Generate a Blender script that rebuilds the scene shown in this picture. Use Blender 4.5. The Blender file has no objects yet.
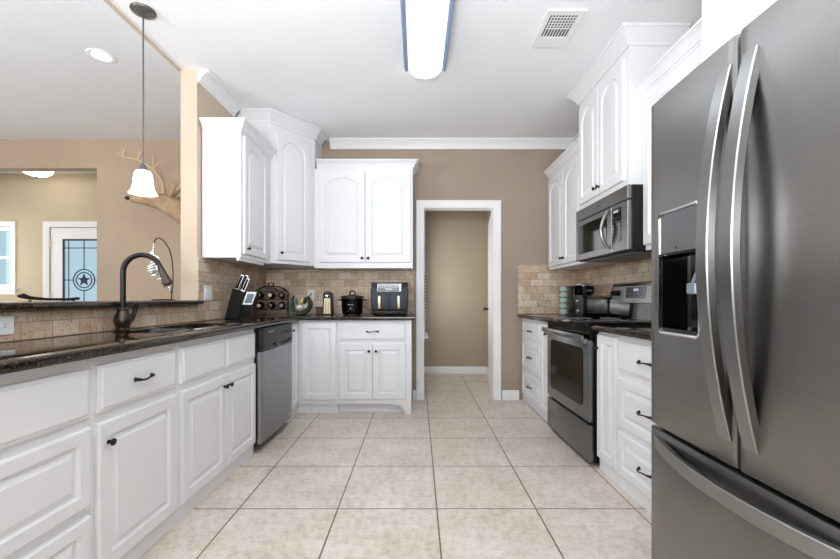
import bpy, bmesh, math, random
from mathutils import Vector, Matrix
random.seed(7)
PI = math.pi
scene = bpy.context.scene
COL = scene.collection

# ------------------------------------------------------------------ camera
CAMH = 1.09
cam_d = bpy.data.cameras.new('camera'); cam = bpy.data.objects.new('camera', cam_d); COL.objects.link(cam)
cam.location = (0, 0, CAMH); cam.rotation_euler = (PI/2, 0, 0)
cam_d.sensor_width = 36; cam_d.lens = 402/840*36
cam_d.shift_x = 2.5/840; cam_d.shift_y = 18/840
cam_d.clip_start = 0.02
scene.camera = cam

# ------------------------------------------------------------------ world, lights, exposure
world = bpy.data.worlds.new('world'); scene.world = world; world.use_nodes = True
wn = world.node_tree.nodes; bgn = wn['Background']
bgn.inputs['Color'].default_value = (0.76, 0.90, 0.96, 1); bgn.inputs['Strength'].default_value = 1.0
scene.view_settings.view_transform = 'Standard'; scene.view_settings.look = 'None'
scene.view_settings.exposure = -0.10; scene.view_settings.gamma = 1.0
scene.view_settings.use_curve_mapping = False
scene.cycles.use_denoising = True
scene.cycles.diffuse_bounces = 6; scene.cycles.glossy_bounces = 5; scene.cycles.max_bounces = 12
scene.cycles.sample_clamp_indirect = 6
scene.cycles.caustics_reflective = False; scene.cycles.caustics_refractive = False

def area(name, loc, rot, sx, sy, power, color=(1, 1, 1)):
    l = bpy.data.lights.new(name, 'AREA'); l.shape = 'RECTANGLE'; l.size = sx; l.size_y = sy
    l.energy = power; l.color = color
    o = bpy.data.objects.new(name, l); COL.objects.link(o); o.location = loc; o.rotation_euler = rot
    return o
# daylight through the breakfast window behind the camera; the living room lamp is added fill at an unseen window
area('breakfast_window_daylight', (0.22, -2.50, 1.45), (PI/2+0.3, 0, 0), 2.6, 1.6, 20, (0.86, 0.94, 1.0))
area('living_fill_light', (-4.2, -2.45, 1.5), (PI/2+0.25, 0, 0), 3.2, 1.8, 55, (0.92, 0.965, 1.0))
# added fill lamps aimed up to brighten the ceilings, standing in for bounced flash
area('kitchen_ceiling_fill', (-0.45, -0.3, 1.5), (math.radians(158), 0, 0), 1.2, 0.7, 150, (0.92, 0.965, 1.0))
area('living_ceiling_fill', (-4.0, -0.3, 1.5), (math.radians(158), 0, 0), 1.4, 1.0, 150, (0.92, 0.965, 1.0))
area('entry_daylight', (-5.9, 4.95, 1.6), (0, -PI/2, 0), 1.0, 0.8, 9, (0.96, 0.98, 1.0))
area('hall_window_daylight', (0.14, 5.1, 1.4), (0, -PI/2, 0), 1.2, 0.9, 9, (0.96, 0.98, 1.0))

# ------------------------------------------------------------------ materials
def lin(c):
    return tuple(((v/255)/12.92 if v/255 <= 0.04045 else ((v/255+0.055)/1.055)**2.4) for v in c) + (1,)
MATS = {}
def mat(name, rgb, rough=0.5, metal=0.0, emit=None, estr=0, coat=0, alpha=None, spec=None):
    m = bpy.data.materials.new(name); m.use_nodes = True
    b = m.node_tree.nodes['Principled BSDF']
    b.inputs['Base Color'].default_value = lin(rgb); b.inputs['Roughness'].default_value = rough
    b.inputs['Metallic'].default_value = metal
    if coat: b.inputs['Coat Weight'].default_value = coat; b.inputs['Coat Roughness'].default_value = 0.05
    if emit: b.inputs['Emission Color'].default_value = lin(emit); b.inputs['Emission Strength'].default_value = estr
    if spec is not None: b.inputs['Specular IOR Level'].default_value = spec
    MATS[name] = m
    return m
class NT:
    def __init__(s, m): s.t = m.node_tree; s.b = s.t.nodes['Principled BSDF']
    def n(s, typ, **kw):
        x = s.t.nodes.new(typ)
        for k, v in kw.items():
            if k.startswith('in_'):
                key = k[3:]; key = int(key) if key.isdigit() else key.replace('_', ' ')
                x.inputs[key].default_value = v
            else: setattr(x, k, v)
        return x
    def l(s, a, ao, b, bi): s.t.links.new(a.outputs[ao], b.inputs[bi])
    def noise(s, vec, scale, detail=4, rough=0.6):
        x = s.n('ShaderNodeTexNoise'); x.inputs['Scale'].default_value = scale; x.inputs['Detail'].default_value = detail
        x.inputs['Roughness'].default_value = rough
        if vec is not None: s.t.links.new(vec, x.inputs['Vector'])
        return x
    def ramp(s, fac, stops):
        r = s.n('ShaderNodeValToRGB'); e = r.color_ramp.elements
        while len(e) < len(stops): e.new(0.5)
        for i, (p, c) in enumerate(stops):
            e[i].position = p; e[i].color = lin(c) if len(c) == 3 else c
        s.t.links.new(fac, r.inputs[0]); return r
    def mix(s, fac, a, b, blend='MIX'):
        x = s.n('ShaderNodeMixRGB', blend_type=blend)
        for i, v in enumerate((fac, a, b)):
            if hasattr(v, 'node'): s.t.links.new(v, x.inputs[i])
            elif isinstance(v, tuple) and len(v) == 3: x.inputs[i].default_value = lin(v)
            else: x.inputs[i].default_value = v
        return x
    def bump(s, h, strength=0.3, dist=0.01):
        x = s.n('ShaderNodeBump'); x.inputs['Strength'].default_value = strength; x.inputs['Distance'].default_value = dist
        s.t.links.new(h, x.inputs['Height']); s.t.links.new(x.outputs[0], s.b.inputs['Normal']); return x

def painted(name, rgb, rough, var=4, bump=0.06, scale=90):
    m = mat(name, rgb, rough); q = NT(m); g = q.n('ShaderNodeNewGeometry')
    nz = q.noise(g.outputs['Position'], 1.6, 3)
    c = q.ramp(nz.outputs[0], [(0.3, tuple(max(0, v-var) for v in rgb)), (0.7, tuple(min(255, v+var) for v in rgb))])
    q.l(c, 0, q.b, 'Base Color')
    n2 = q.noise(g.outputs['Position'], scale, 2); q.bump(n2.outputs[0], bump, 0.004)
    return m
painted('wall_tan', (163, 146, 131), 0.85)
painted('wall_living', (172, 152, 131), 0.85)
painted('wall_entry', (198, 184, 156), 0.85)
painted('wall_hall', (174, 161, 142), 0.85)
painted('wall_cream', (200, 182, 161), 0.85)
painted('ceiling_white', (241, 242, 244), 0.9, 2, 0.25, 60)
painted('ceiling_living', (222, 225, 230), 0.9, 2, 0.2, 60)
painted('cabinet_white', (230, 230, 232), 0.38, 1, 0.02, 40)
painted('trim_white', (238, 238, 238), 0.4, 1, 0.02, 40)
mat('bronze', (38, 34, 33), 0.35, 0.6)
mat('bronze_light', (70, 58, 50), 0.3, 0.8)
mat('chrome', (215, 215, 218), 0.12, 1.0)
mat('black_plastic', (14, 14, 15), 0.38, spec=0.3)
mat('black_gloss', (8, 8, 9), 0.07, spec=0.28)
mat('black_matte', (16, 15, 15), 0.6, spec=0.3)
mat('dark_recess', (14, 13, 13), 0.8)
mat('charcoal', (50, 55, 62), 0.42, spec=0.3)
mat('charcoal_dark', (26, 28, 32), 0.42, spec=0.3)
mat('champagne', (222, 205, 172), 0.3, 0.6)
mat('glass_dark', (16, 15, 14), 0.06, spec=0.35)
mat('glass_oven', (24, 23, 22), 0.06, spec=0.4)
mat('outlet_white', (238, 238, 238), 0.4)
mat('slot_dark', (40, 40, 42), 0.6)
mat('display_blue', (20, 26, 40), 0.15, 0, emit=(120, 150, 230), estr=0.02)
mat('digit_white', (225, 235, 255), 0.3, 0, emit=(210, 225, 255), estr=0.35)
mat('mark_grey', (110, 112, 115), 0.4)
mat('mark_light', (205, 205, 205), 0.4)
mat('iron', (30, 26, 24), 0.5, 0.5)
mat('cord_black', (18, 18, 18), 0.5)
mat('bottle_dark', (20, 24, 18), 0.08, coat=0.5)
mat('foil_cream', (222, 205, 170), 0.35)
mat('foil_red', (110, 30, 30), 0.3)
mat('foil_black', (25, 22, 24), 0.3)
mat('foil_grey', (110, 118, 125), 0.3)
mat('bowl_green', (44, 62, 32), 0.35, spec=0.25)
mat('fruit_cream', (232, 228, 205), 0.5)
mat('fruit_yellow', (224, 206, 140), 0.5)
mat('paper_white', (230, 234, 232), 0.6)
mat('teal_cloth', (70, 110, 115), 0.6)
mat('leaf_dark', (32, 44, 28), 0.4)
mat('wood_box', (92, 62, 48), 0.5)
mat('pod_teal', (130, 215, 195), 0.35)
mat('pod_white', (190, 228, 218), 0.35)
mat('antler', (184, 160, 128), 0.5)
mat('nose_black', (40, 32, 30), 0.4)
mat('lamp_side', (120, 140, 165), 0.45)
mat('lens_glow', (255, 255, 255), 0.4, emit=(240, 248, 255), estr=4.2)
mat('shade_glow', (255, 250, 240), 0.3, emit=(255, 244, 225), estr=3.2)
mat('dome_glow', (255, 250, 240), 0.3, emit=(255, 246, 232), estr=4.0)
mat('can_glow', (255, 250, 240), 0.3, emit=(255, 246, 232), estr=14.0)
mat('pewter', (105, 102, 100), 0.4, 0.7)
mat('came', (40, 52, 62), 0.5, 0.3)
mat('silver_orn', (190, 195, 196), 0.25, 0.9)
mat('blind_white', (235, 235, 232), 0.6)
mat('leather_brown', (70, 48, 38), 0.5)
mat('ice_paddle', (140, 150, 165), 0.2, 0.3)
mat('tablet_face', (95, 105, 118), 0.2)

# deer hide
m = mat('hide', (168, 136, 104), 0.85); q = NT(m); g = q.n('ShaderNodeNewGeometry')
nz = q.noise(g.outputs['Position'], 9, 5); r = q.ramp(nz.outputs[0], [(0.3, (140, 108, 80)), (0.7, (196, 170, 138))]); q.l(r, 0, q.b, 'Base Color')
nz = q.noise(g.outputs['Position'], 160, 3); q.bump(nz.outputs[0], 0.5, 0.004)

# brushed metals
def brushed(name, rgb, rough, vertical=True, amt=0.08, metal=1.0):
    m = mat(name, rgb, rough, metal); q = NT(m)
    tc = q.n('ShaderNodeTexCoord'); mp = q.n('ShaderNodeMapping')
    mp.inputs['Scale'].default_value = (160, 160, 2) if vertical else (2, 2, 160)
    q.l(tc, 'Object', mp, 'Vector')
    nz = q.noise(mp.outputs[0], 1.0, 3)
    mr = q.n('ShaderNodeMapRange'); mr.inputs['To Min'].default_value = rough-amt; mr.inputs['To Max'].default_value = rough+amt
    q.l(nz, 0, mr, 0); q.l(mr, 0, q.b, 'Roughness')
    lo = tuple(int(v*0.975) for v in rgb)
    c = q.ramp(nz.outputs[0], [(0.3, lo), (0.7, rgb)]); q.l(c, 0, q.b, 'Base Color')
    return m
brushed('steel_fridge', (142, 140, 138), 0.33, False, 0.02)
mat('steel_handle', (150, 149, 148), 0.28, 1.0)
mat('steel', (130, 131, 132), 0.3, 1.0)
brushed("steel_dw", (150, 150, 153), 0.28, True, 0.03)
brushed('steel_sink', (190, 188, 184), 0.22, False)
brushed('steel_toaster', (185, 183, 180), 0.25, False, 0.03)

# floor tiles
m = mat('floor_tile', (200, 186, 172), 0.32); q = NT(m); g = q.n('ShaderNodeNewGeometry')
mp = q.n('ShaderNodeMapping'); TS = 0.522
mp.inputs['Location'].default_value = (-0.100+10*0.511, -2.596+10*TS, 0)
q.l(g, 'Position', mp, 'Vector')
br = q.n('ShaderNodeTexBrick', offset=0.0, squash=1.0); br.inputs['Scale'].default_value = 1.0
br.inputs['Brick Width'].default_value = 0.511; br.inputs['Row Height'].default_value = TS
br.inputs['Mortar Size'].default_value = 0.0042; br.inputs['Mortar Smooth'].default_value = 0.25
br.inputs['Color1'].default_value = (0.45, 0.45, 0.45, 1); br.inputs['Color2'].default_value = (0.55, 0.55, 0.55, 1); br.inputs['Mortar'].default_value = (0, 0, 0, 1)
q.l(mp, 0, br, 'Vector')
n1 = q.noise(g.outputs['Position'], 3.2, 6, 0.68); n2 = q.noise(g.outputs['Position'], 26, 5, 0.7)
r1 = q.ramp(n1.outputs[0], [(0.36, (192, 177, 162)), (0.52, (214, 203, 191)), (0.66, (230, 222, 213))])
r2 = q.ramp(n2.outputs[0], [(0.34, (176, 157, 140)), (0.5, (214, 203, 191)), (0.66, (232, 224, 216))])
mx = q.mix(0.5, r1.outputs[0], r2.outputs[0]); 
mx2 = q.mix(0.12, mx.outputs[0], br.outputs['Color'], 'OVERLAY')
mx3 = q.mix(br.outputs['Fac'], mx2.outputs[0], (112, 92, 76)); q.l(mx3, 0, q.b, 'Base Color')
inv = q.n('ShaderNodeMath', operation='SUBTRACT'); inv.inputs[0].default_value = 1.0; q.l(br, 'Fac', inv, 1)
q.bump(inv.outputs[0], 0.5, 0.003)

# travertine brick backsplash (a: which horizontal axis runs along the wall)
def travertine(name, axis, bw=0.142, bh=0.0735, z0=0.915):
    m = mat(name, (200, 175, 150), 0.55); q = NT(m); g = q.n('ShaderNodeNewGeometry')
    sp = q.n('ShaderNodeSeparateXYZ'); q.l(g, 'Position', sp, 0)
    cb = q.n('ShaderNodeCombineXYZ'); q.l(sp, axis, cb, 'X'); q.l(sp, 'Z', cb, 'Y')
    mp = q.n('ShaderNodeMapping'); mp.inputs['Location'].default_value = (20*bw, -z0+20*bh, 0); q.l(cb, 0, mp, 'Vector')
    br = q.n('ShaderNodeTexBrick', offset=0.5, squash=1.0); br.inputs['Scale'].default_value = 1.0
    br.inputs['Brick Width'].default_value = bw; br.inputs['Row Height'].default_value = bh
    br.inputs['Mortar Size'].default_value = 0.0028; br.inputs['Mortar Smooth'].default_value = 0.4
    br.inputs['Color1'].default_value = lin((228, 211, 191)); br.inputs['Color2'].default_value = lin((178, 138, 98)); br.inputs['Mortar'].default_value = lin((172, 152, 130))
    q.l(mp, 0, br, 'Vector')
    n1 = q.noise(g.outputs['Position'], 14, 6, 0.7); n2 = q.noise(g.outputs['Position'], 75, 4, 0.7)
    r1 = q.ramp(n1.outputs[0], [(0.32, (178, 145, 112)), (0.6, (236, 222, 204))])
    mx = q.mix(0.4, br.outputs['Color'], r1.outputs[0])
    r2 = q.ramp(n2.outputs[0], [(0.36, (92, 70, 52)), (0.45, (255, 255, 255))])
    mx2 = q.mix(0.6, mx.outputs[0], r2.outputs[0], 'MULTIPLY')
    mx3 = q.mix(br.outputs['Fac'], mx2.outputs[0], (168, 148, 126)); q.l(mx3, 0, q.b, 'Base Color')
    inv = q.n('ShaderNodeMath', operation='SUBTRACT'); inv.inputs[0].default_value = 1.0; q.l(br, 'Fac', inv, 1)
    ad = q.n('ShaderNodeMath', operation='ADD'); q.l(inv, 0, ad, 0); q.l(n2, 0, ad, 1)
    q.bump(ad.outputs[0], 0.5, 0.003)
    return m
travertine('travertine_x', 'X'); travertine('travertine_y', 'Y')

# granite
m = mat('granite', (40, 33, 28), 0.07, spec=0.6); q = NT(m); g = q.n('ShaderNodeNewGeometry')
vo = q.n('ShaderNodeTexVoronoi'); vo.inputs['Scale'].default_value = 190; q.l(g, 'Position', vo, 'Vector')
n1 = q.noise(g.outputs['Position'], 120, 4, 0.7)
r1 = q.ramp(n1.outputs[0], [(0.40, (12, 10, 9)), (0.52, (36, 28, 22)), (0.62, (84, 66, 50)), (0.71, (150, 130, 104))])
sp = q.n('ShaderNodeSeparateColor'); q.l(vo, 'Color', sp, 0)
gt = q.n('ShaderNodeMath', operation='GREATER_THAN'); gt.inputs[1].default_value = 0.78; q.l(sp, 0, gt, 0)
hf = q.n('ShaderNodeMath', operation='MULTIPLY'); hf.inputs[1].default_value = 0.7; q.l(gt, 0, hf, 0)
mx = q.mix(hf.outputs[0], r1.outputs[0], (14, 13, 13)); q.l(mx, 0, q.b, 'Base Color')

# window glass: mostly clear, a little gloss
def clear_glass(name, tint, gloss=0.12):
    m = bpy.data.materials.new(name); m.use_nodes = True; t = m.node_tree; t.nodes.remove(t.nodes['Principled BSDF'])
    out = t.nodes['Material Output']; tr = t.nodes.new('ShaderNodeBsdfTransparent'); tr.inputs[0].default_value = lin(tint)
    gl = t.nodes.new('ShaderNodeBsdfGlossy'); gl.inputs['Roughness'].default_value = 0.03
    mx = t.nodes.new('ShaderNodeMixShader'); mx.inputs[0].default_value = gloss
    t.links.new(tr.outputs[0], mx.inputs[1]); t.links.new(gl.outputs[0], mx.inputs[2]); t.links.new(mx.outputs[0], out.inputs[0])
    MATS[name] = m
clear_glass('window_glass', (235, 245, 250), 0.06)
clear_glass('lid_glass', (200, 200, 200), 0.25)

# ------------------------------------------------------------------ mesh builder
class MB:
    def __init__(s): s.v = []; s.f = []; s.mi = []; s.M = Matrix.Identity(4); s.cur = 0
    def add(s, vs, fs):
        b = len(s.v); s.v += [tuple(s.M @ Vector(p)) for p in vs]
        for f in fs: s.f.append([i+b for i in f]); s.mi.append(s.cur)
        return s
    def box(s, x0, x1, y0, y1, z0, z1, bev=0, seg=2):
        if x1 < x0: x0, x1 = x1, x0
        if y1 < y0: y0, y1 = y1, y0
        if z1 < z0: z0, z1 = z1, z0
        bm = bmesh.new(); bmesh.ops.create_cube(bm, size=1)
        for v in bm.verts: v.co = Vector((x0+(v.co.x+.5)*(x1-x0), y0+(v.co.y+.5)*(y1-y0), z0+(v.co.z+.5)*(z1-z0)))
        if bev: bmesh.ops.bevel(bm, geom=bm.edges[:], offset=bev, segments=seg, profile=0.5, affect='EDGES')
        return s.frombm(bm)
    def frombm(s, bm):
        bm.normal_update(); bm.verts.index_update()
        s.add([v.co[:] for v in bm.verts], [[v.index for v in f.verts] for f in bm.faces]); bm.free(); return s
    def prism(s, poly, h0, h1, axis='z', bev=0, seg=2):
        """polygon (a,b) extruded along axis: z -> (a,b,h); y -> (a,h,b); x -> (h,a,b)"""
        mp = {'z': lambda a, b, h: (a, b, h), 'y': lambda a, b, h: (a, h, b), 'x': lambda a, b, h: (h, a, b)}[axis]
        bm = bmesh.new()
        A = [bm.verts.new(mp(a, b, h0)) for a, b in poly]; B = [bm.verts.new(mp(a, b, h1)) for a, b in poly]
        n = len(poly)
        bm.faces.new(A[::-1]); bm.faces.new(B)
        for i in range(n): bm.faces.new((A[i], A[(i+1) % n], B[(i+1) % n], B[i]))
        bmesh.ops.recalc_face_normals(bm, faces=bm.faces[:])
        if bev:
            es = [e for e in bm.edges if (e.verts[0] in A) == (e.verts[1] in A)]
            bmesh.ops.bevel(bm, geom=es, offset=bev, segments=seg, profile=0.5, affect='EDGES')
        return s.frombm(bm)
    def tube(s, pts, r, ns=10, closed=False, cap=True, flat=None):
        pts = [Vector(p) for p in pts]; n = len(pts)
        rs = r if isinstance(r, (list, tuple)) else [r]*n
        tang = []
        for i in range(n):
            a = pts[(i-1) % n] if (closed or i > 0) else pts[i]; b = pts[(i+1) % n] if (closed or i < n-1) else pts[i]
            t = (b-a); tang.append(t.normalized() if t.length > 1e-9 else Vector((0, 0, 1)))
        up = Vector((0, 0, 1)) if abs(tang[0].z) < 0.9 else Vector((1, 0, 0))
        nrm = (up - tang[0]*up.dot(tang[0])).normalized()
        vs = []; fs = []
        for i in range(n):
            nrm = (nrm - tang[i]*nrm.dot(tang[i])).normalized(); bi = tang[i].cross(nrm)
            for k in range(ns):
                a = 2*PI*k/ns
                ca, sa = math.cos(a), math.sin(a)
                if flat: ca *= flat[0]; sa *= flat[1]
                vs.append(pts[i] + (nrm*ca + bi*sa)*rs[i])
        m = n if closed else n-1
        for i in range(m):
            j = (i+1) % n
            for k in range(ns):
                k2 = (k+1) % ns; fs.append([i*ns+k, i*ns+k2, j*ns+k2, j*ns+k])
        if cap and not closed:
            fs.append([k for k in range(ns)][::-1]); fs.append([(n-1)*ns+k for k in range(ns)])
        return s.add(vs, fs)
    def lathe(s, prof, ns=24, c=(0, 0, 0), axis='z', sx=1, sy=1):
        vs = []; fs = []; n = len(prof)
        for r, z in prof:
            for k in range(ns):
                a = 2*PI*k/ns; x, y = r*math.cos(a)*sx, r*math.sin(a)*sy
                p = {'z': (x, y, z), 'y': (x, z, -y), '-y': (x, -z, y), 'x': (z, x, y)}[axis]
                vs.append((p[0]+c[0], p[1]+c[1], p[2]+c[2]))
        for i in range(n-1):
            for k in range(ns):
                k2 = (k+1) % ns; fs.append([i*ns+k, i*ns+k2, (i+1)*ns+k2, (i+1)*ns+k])
        if prof[0][0] > 1e-6: fs.append([k for k in range(ns)][::-1])
        if prof[-1][0] > 1e-6: fs.append([(n-1)*ns+k for k in range(ns)])
        return s.add(vs, fs)
    def rings(s, loops, close_last=True, close_first=True):
        """bridge loops of equal length"""
        n = len(loops[0]); vs = [p for L in loops for p in L]; fs = []
        for i in range(len(loops)-1):
            for k in range(n):
                k2 = (k+1) % n; fs.append([i*n+k, i*n+k2, (i+1)*n+k2, (i+1)*n+k])
        if close_first: fs.append(list(range(n))[::-1])
        if close_last: fs.append([(len(loops)-1)*n+k for k in range(n)])
        return s.add(vs, fs)
    def sweep(s, path, prof, side=1):
        """closed profile (out,z) swept along an open xy path with mitred corners; out is to the right of travel for side=1"""
        P = [Vector((a, b)) for a, b in path]; n = len(P); loops = []
        for i in range(n):
            ns_ = []
            if i > 0: d = (P[i]-P[i-1]).normalized(); ns_.append(Vector((d.y, -d.x))*side)
            if i < n-1: d = (P[i+1]-P[i]).normalized(); ns_.append(Vector((d.y, -d.x))*side)
            if len(ns_) == 2:
                m_ = (ns_[0]+ns_[1]); m_ = m_/max(1e-6, m_.length_squared)*2
            else: m_ = ns_[0]
            loops.append([(P[i].x+m_.x*o, P[i].y+m_.y*o, z) for o, z in prof])
        return s.rings(loops)
    def build(s, name, material, parent=None, smooth=35, loc=None):
        me = bpy.data.meshes.new(name); me.from_pydata(s.v, [], s.f); me.validate()
        mats = material if isinstance(material, (list, tuple)) else [material]
        for mm in mats: me.materials.append(MATS[mm])
        if len(mats) > 1 and len(me.polygons) == len(s.mi): me.polygons.foreach_set('material_index', s.mi)
        bm = bmesh.new(); bm.from_mesh(me); bmesh.ops.recalc_face_normals(bm, faces=bm.faces[:]); bm.to_mesh(me); bm.free()
        if smooth:
            me.polygons.foreach_set('use_smooth', [True]*len(me.polygons)); me.set_sharp_from_angle(angle=math.radians(smooth))
        me.update()
        o = bpy.data.objects.new(name, me); COL.objects.link(o)
        if parent: o.parent = parent
        if loc: o.location = loc
        return o
def thing(name, label, cat, loc=(0, 0, 0), rz=0, group=None):
    o = bpy.data.objects.new(name, None); COL.objects.link(o); o.location = loc; o.rotation_euler = (0, 0, rz)
    o.empty_display_size = 0.05
    o['label'] = label; o['category'] = cat
    if group: o['group'] = group
    return o
def tag(o, label, cat, group=None):
    o['label'] = label; o['category'] = cat
    if group: o['group'] = group
    return o
def struct(o): o['kind'] = 'structure'; return o
def plabel(o, label): o['label'] = label; return o
def cut(o, boxes):
    """boolean-cut boxes out of a mesh object, baked"""
    for b in boxes:
        c = MB().box(*b[:6], bev=b[6] if len(b) > 6 else 0, seg=3).build('cutter', 'black_matte', smooth=0)
        c.matrix_world = o.matrix_world
        md = o.modifiers.new('cut', 'BOOLEAN'); md.operation = 'DIFFERENCE'; md.object = c; md.solver = 'EXACT'
        bpy.context.view_layer.update()
        dg = bpy.context.evaluated_depsgraph_get()
        me = bpy.data.meshes.new_from_object(o.evaluated_get(dg))
        o.modifiers.clear(); old = o.data; o.data = me; me.name = old.name
        cm = c.data; bpy.data.objects.remove(c); bpy.data.meshes.remove(cm); bpy.data.meshes.remove(old)
    return o
def copy_tree(o, parent=None):
    c = o.copy(); COL.objects.link(c); c.parent = parent
    for ch in list(o.children): copy_tree(ch, c)
    return c
def arc(cx, cy, r, a0, a1, n):
    return [(cx+r*math.cos(math.radians(a0+(a1-a0)*i/n)), cy+r*math.sin(math.radians(a0+(a1-a0)*i/n))) for i in range(n+1)]
def rrect(x0, x1, y0, y1, r, n=5):
    return (arc(x1-r, y0+r, r, -90, 0, n)+arc(x1-r, y1-r, r, 0, 90, n)+arc(x0+r, y1-r, r, 90, 180, n)+arc(x0+r, y0+r, r, 180, 270, n))

# ------------------------------------------------------------------ the room shell
ZC = 2.765; YW = 4.30; XL = -1.62; XR = 1.72; XLL = -1.74; ZLC = 2.785
struct(MB().box(-7.2, 1.9, -2.7, 6.0, -0.08, 0.0).build('floor', 'floor_tile', smooth=0))
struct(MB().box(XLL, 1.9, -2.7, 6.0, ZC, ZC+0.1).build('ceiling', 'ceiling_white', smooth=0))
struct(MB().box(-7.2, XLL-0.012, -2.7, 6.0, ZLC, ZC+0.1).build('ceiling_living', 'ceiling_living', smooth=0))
struct(MB().box(XLL-0.011, XLL-0.001, -2.6, 2.95, ZC-.018, ZC+0.09).build('trim_1', 'wall_cream', smooth=0))
DX0, DX1, DZ = 0.067, 0.813, 2.048
LX = -3.43
struct(MB().prism([(XLL, 0), (DX0, 0), (DX0, DZ), (DX1, DZ), (DX1, 0), (1.9, 0), (1.9, ZC), (XLL, ZC)], YW, YW+0.12, 'y').build('wall_far', 'wall_tan', smooth=0))
struct(MB().prism([(XLL-0.001, 0), (XLL-0.001, ZLC), (-7.2, ZLC), (-7.2, 2.475), (LX, 2.475), (LX, 0)], YW, YW+0.12, 'y').build('wall_living', 'wall_living', smooth=0))
struct(MB().box(XR, XR+0.12, -2.6, YW, 0, ZC).build('wall_right', 'wall_tan', smooth=0))
struct(MB().box(XLL, XL, 2.953, YW, 0, ZC).build('wall_left', 'wall_cream', smooth=0))
struct(MB().box(XLL, XL, -0.4, 2.952, 0, 1.042).build('wall_half', 'wall_cream', smooth=0))
# walls behind the camera, with the two windows that light the rooms
rw = MB().box(XLL, 1.9, -2.72, -2.6, 0, ZC).build('wall_rear', 'wall_tan', smooth=0); struct(rw)
cut(rw, [(-1.1, 1.55, -2.9, -2.4, 0.55, 2.2)])
lw = MB().box(-7.2, XLL-0.001, -2.72, -2.6, 0, ZLC).build('wall_living_rear', 'wall_living', smooth=0); struct(lw)
cut(lw, [(-5.9, -2.5, -2.9, -2.4, 0.5, 2.35)])
struct(MB().box(-7.32, -7.2, -2.72, 6.0, 0, ZC).build('wall_living_left', 'wall_living', smooth=0))
def window_frame(name, x0, x1, y, z0, z1, nx, nz, d=0.05, rails=()):
    w = MB(); fw = 0.05
    w.box(x0, x0+fw, y-d/2, y+d/2, z0, z1); w.box(x1-fw, x1, y-d/2, y+d/2, z0, z1)
    w.box(x0+fw, x1-fw, y-d/2, y+d/2, z0, z0+fw); w.box(x0+fw, x1-fw, y-d/2, y+d/2, z1-fw, z1)
    for i in range(1, nx): xx = x0+(x1-x0)*i/nx; w.box(xx-.03, xx+.03, y-d/2, y+d/2, z0+fw, z1-fw)
    for i in range(1, nz): zz = z0+(z1-z0)*i/nz; w.box(x0+fw, x1-fw, y-d/2+.002, y+d/2-.002, zz-.02, zz+.02)
    return w
f = struct(window_frame('window_2', -1.1, 1.55, -2.66, 0.55, 2.2, 3, 2).build('window_2', 'trim_white', smooth=0))
f = struct(window_frame('window_3', -5.9, -2.5, -2.66, 0.5, 2.35, 3, 1).build('window_3', 'trim_white', smooth=0))
# entry beyond the living room
YE = 5.5
ew = MB().box(-7.2, LX+0.6, YE, YE+0.12, 0, ZLC).build('wall_entry', 'wall_entry', smooth=0); struct(ew)
EDX0, EDX1 = -5.03, -4.09
cut(ew, [(EDX0, EDX1, YE-.2, YE+.3, -0.2, 2.05), (-6.45, -5.55, YE-.2, YE+.3, 1.22, 2.06)])
struct(MB().box(LX+0.002, LX+0.12, YW+.121, YE-.001, 0, ZLC).build('wall_entry_right', 'wall_entry', smooth=0))
# hall beyond the doorway
struct(MB().box(-0.2, 1.3, 5.77, 5.89, 0, ZC).build('wall_hall', 'wall_hall', smooth=0))
struct(MB().box(0.0, 0.045, YW+.121, 5.769, 0, ZC).build('wall_hall_left', 'wall_hall', smooth=0))
struct(MB().box(0.995, 1.1, YW+.121, 5.769, 0, ZC).build('wall_hall_right', 'wall_hall', smooth=0))
# baseboards
BBP = [(0, 0), (0.016, 0), (0.016, 0.075), (0.010, 0.088), (0.006, 0.1), (0, 0.1)]
def baseboard(name, path, side=1): struct(MB().sweep(path, BBP, side).build(name, 'trim_white'))
baseboard('baseboard_hall', [(0.047, 5.768), (0.993, 5.768), (0.993, YW+.87)], 1)
baseboard('baseboard_far', [(0.905, YW-.001), (1.085, YW-.001)], 1)
baseboard('baseboard_far_left', [(-0.05, YW-.001), (-0.005, YW-.001)], 1)
baseboard('baseboard_entry', [(-7.1, YE-.001), (-5.2, YE-.001)], 1)
# ceiling crown
CRP = [(0, ZC-0.0907), (0.012, ZC-0.0907), (0.014, ZC-0.0773), (0.022, ZC-0.0756), (0.024, ZC-0.0655), (0.034, ZC-0.0504), (0.054, ZC-0.0302), (0.066, ZC-0.0218), (0.066, ZC-0.0160), (0.082, ZC-0.0143), (0.082, ZC-0.0010), (0, ZC-0.0010)]
struct(MB().sweep([(XL+.001, 2.955), (XL+.001, 3.53)], CRP, 1).build('trim_2', 'trim_white', smooth=14))
struct(MB().sweep([(-0.93, YW-.001), (XR-.001, YW-.001), (XR-.001, 3.37)], CRP, 1).build('trim_3', 'trim_white', smooth=14))
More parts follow.
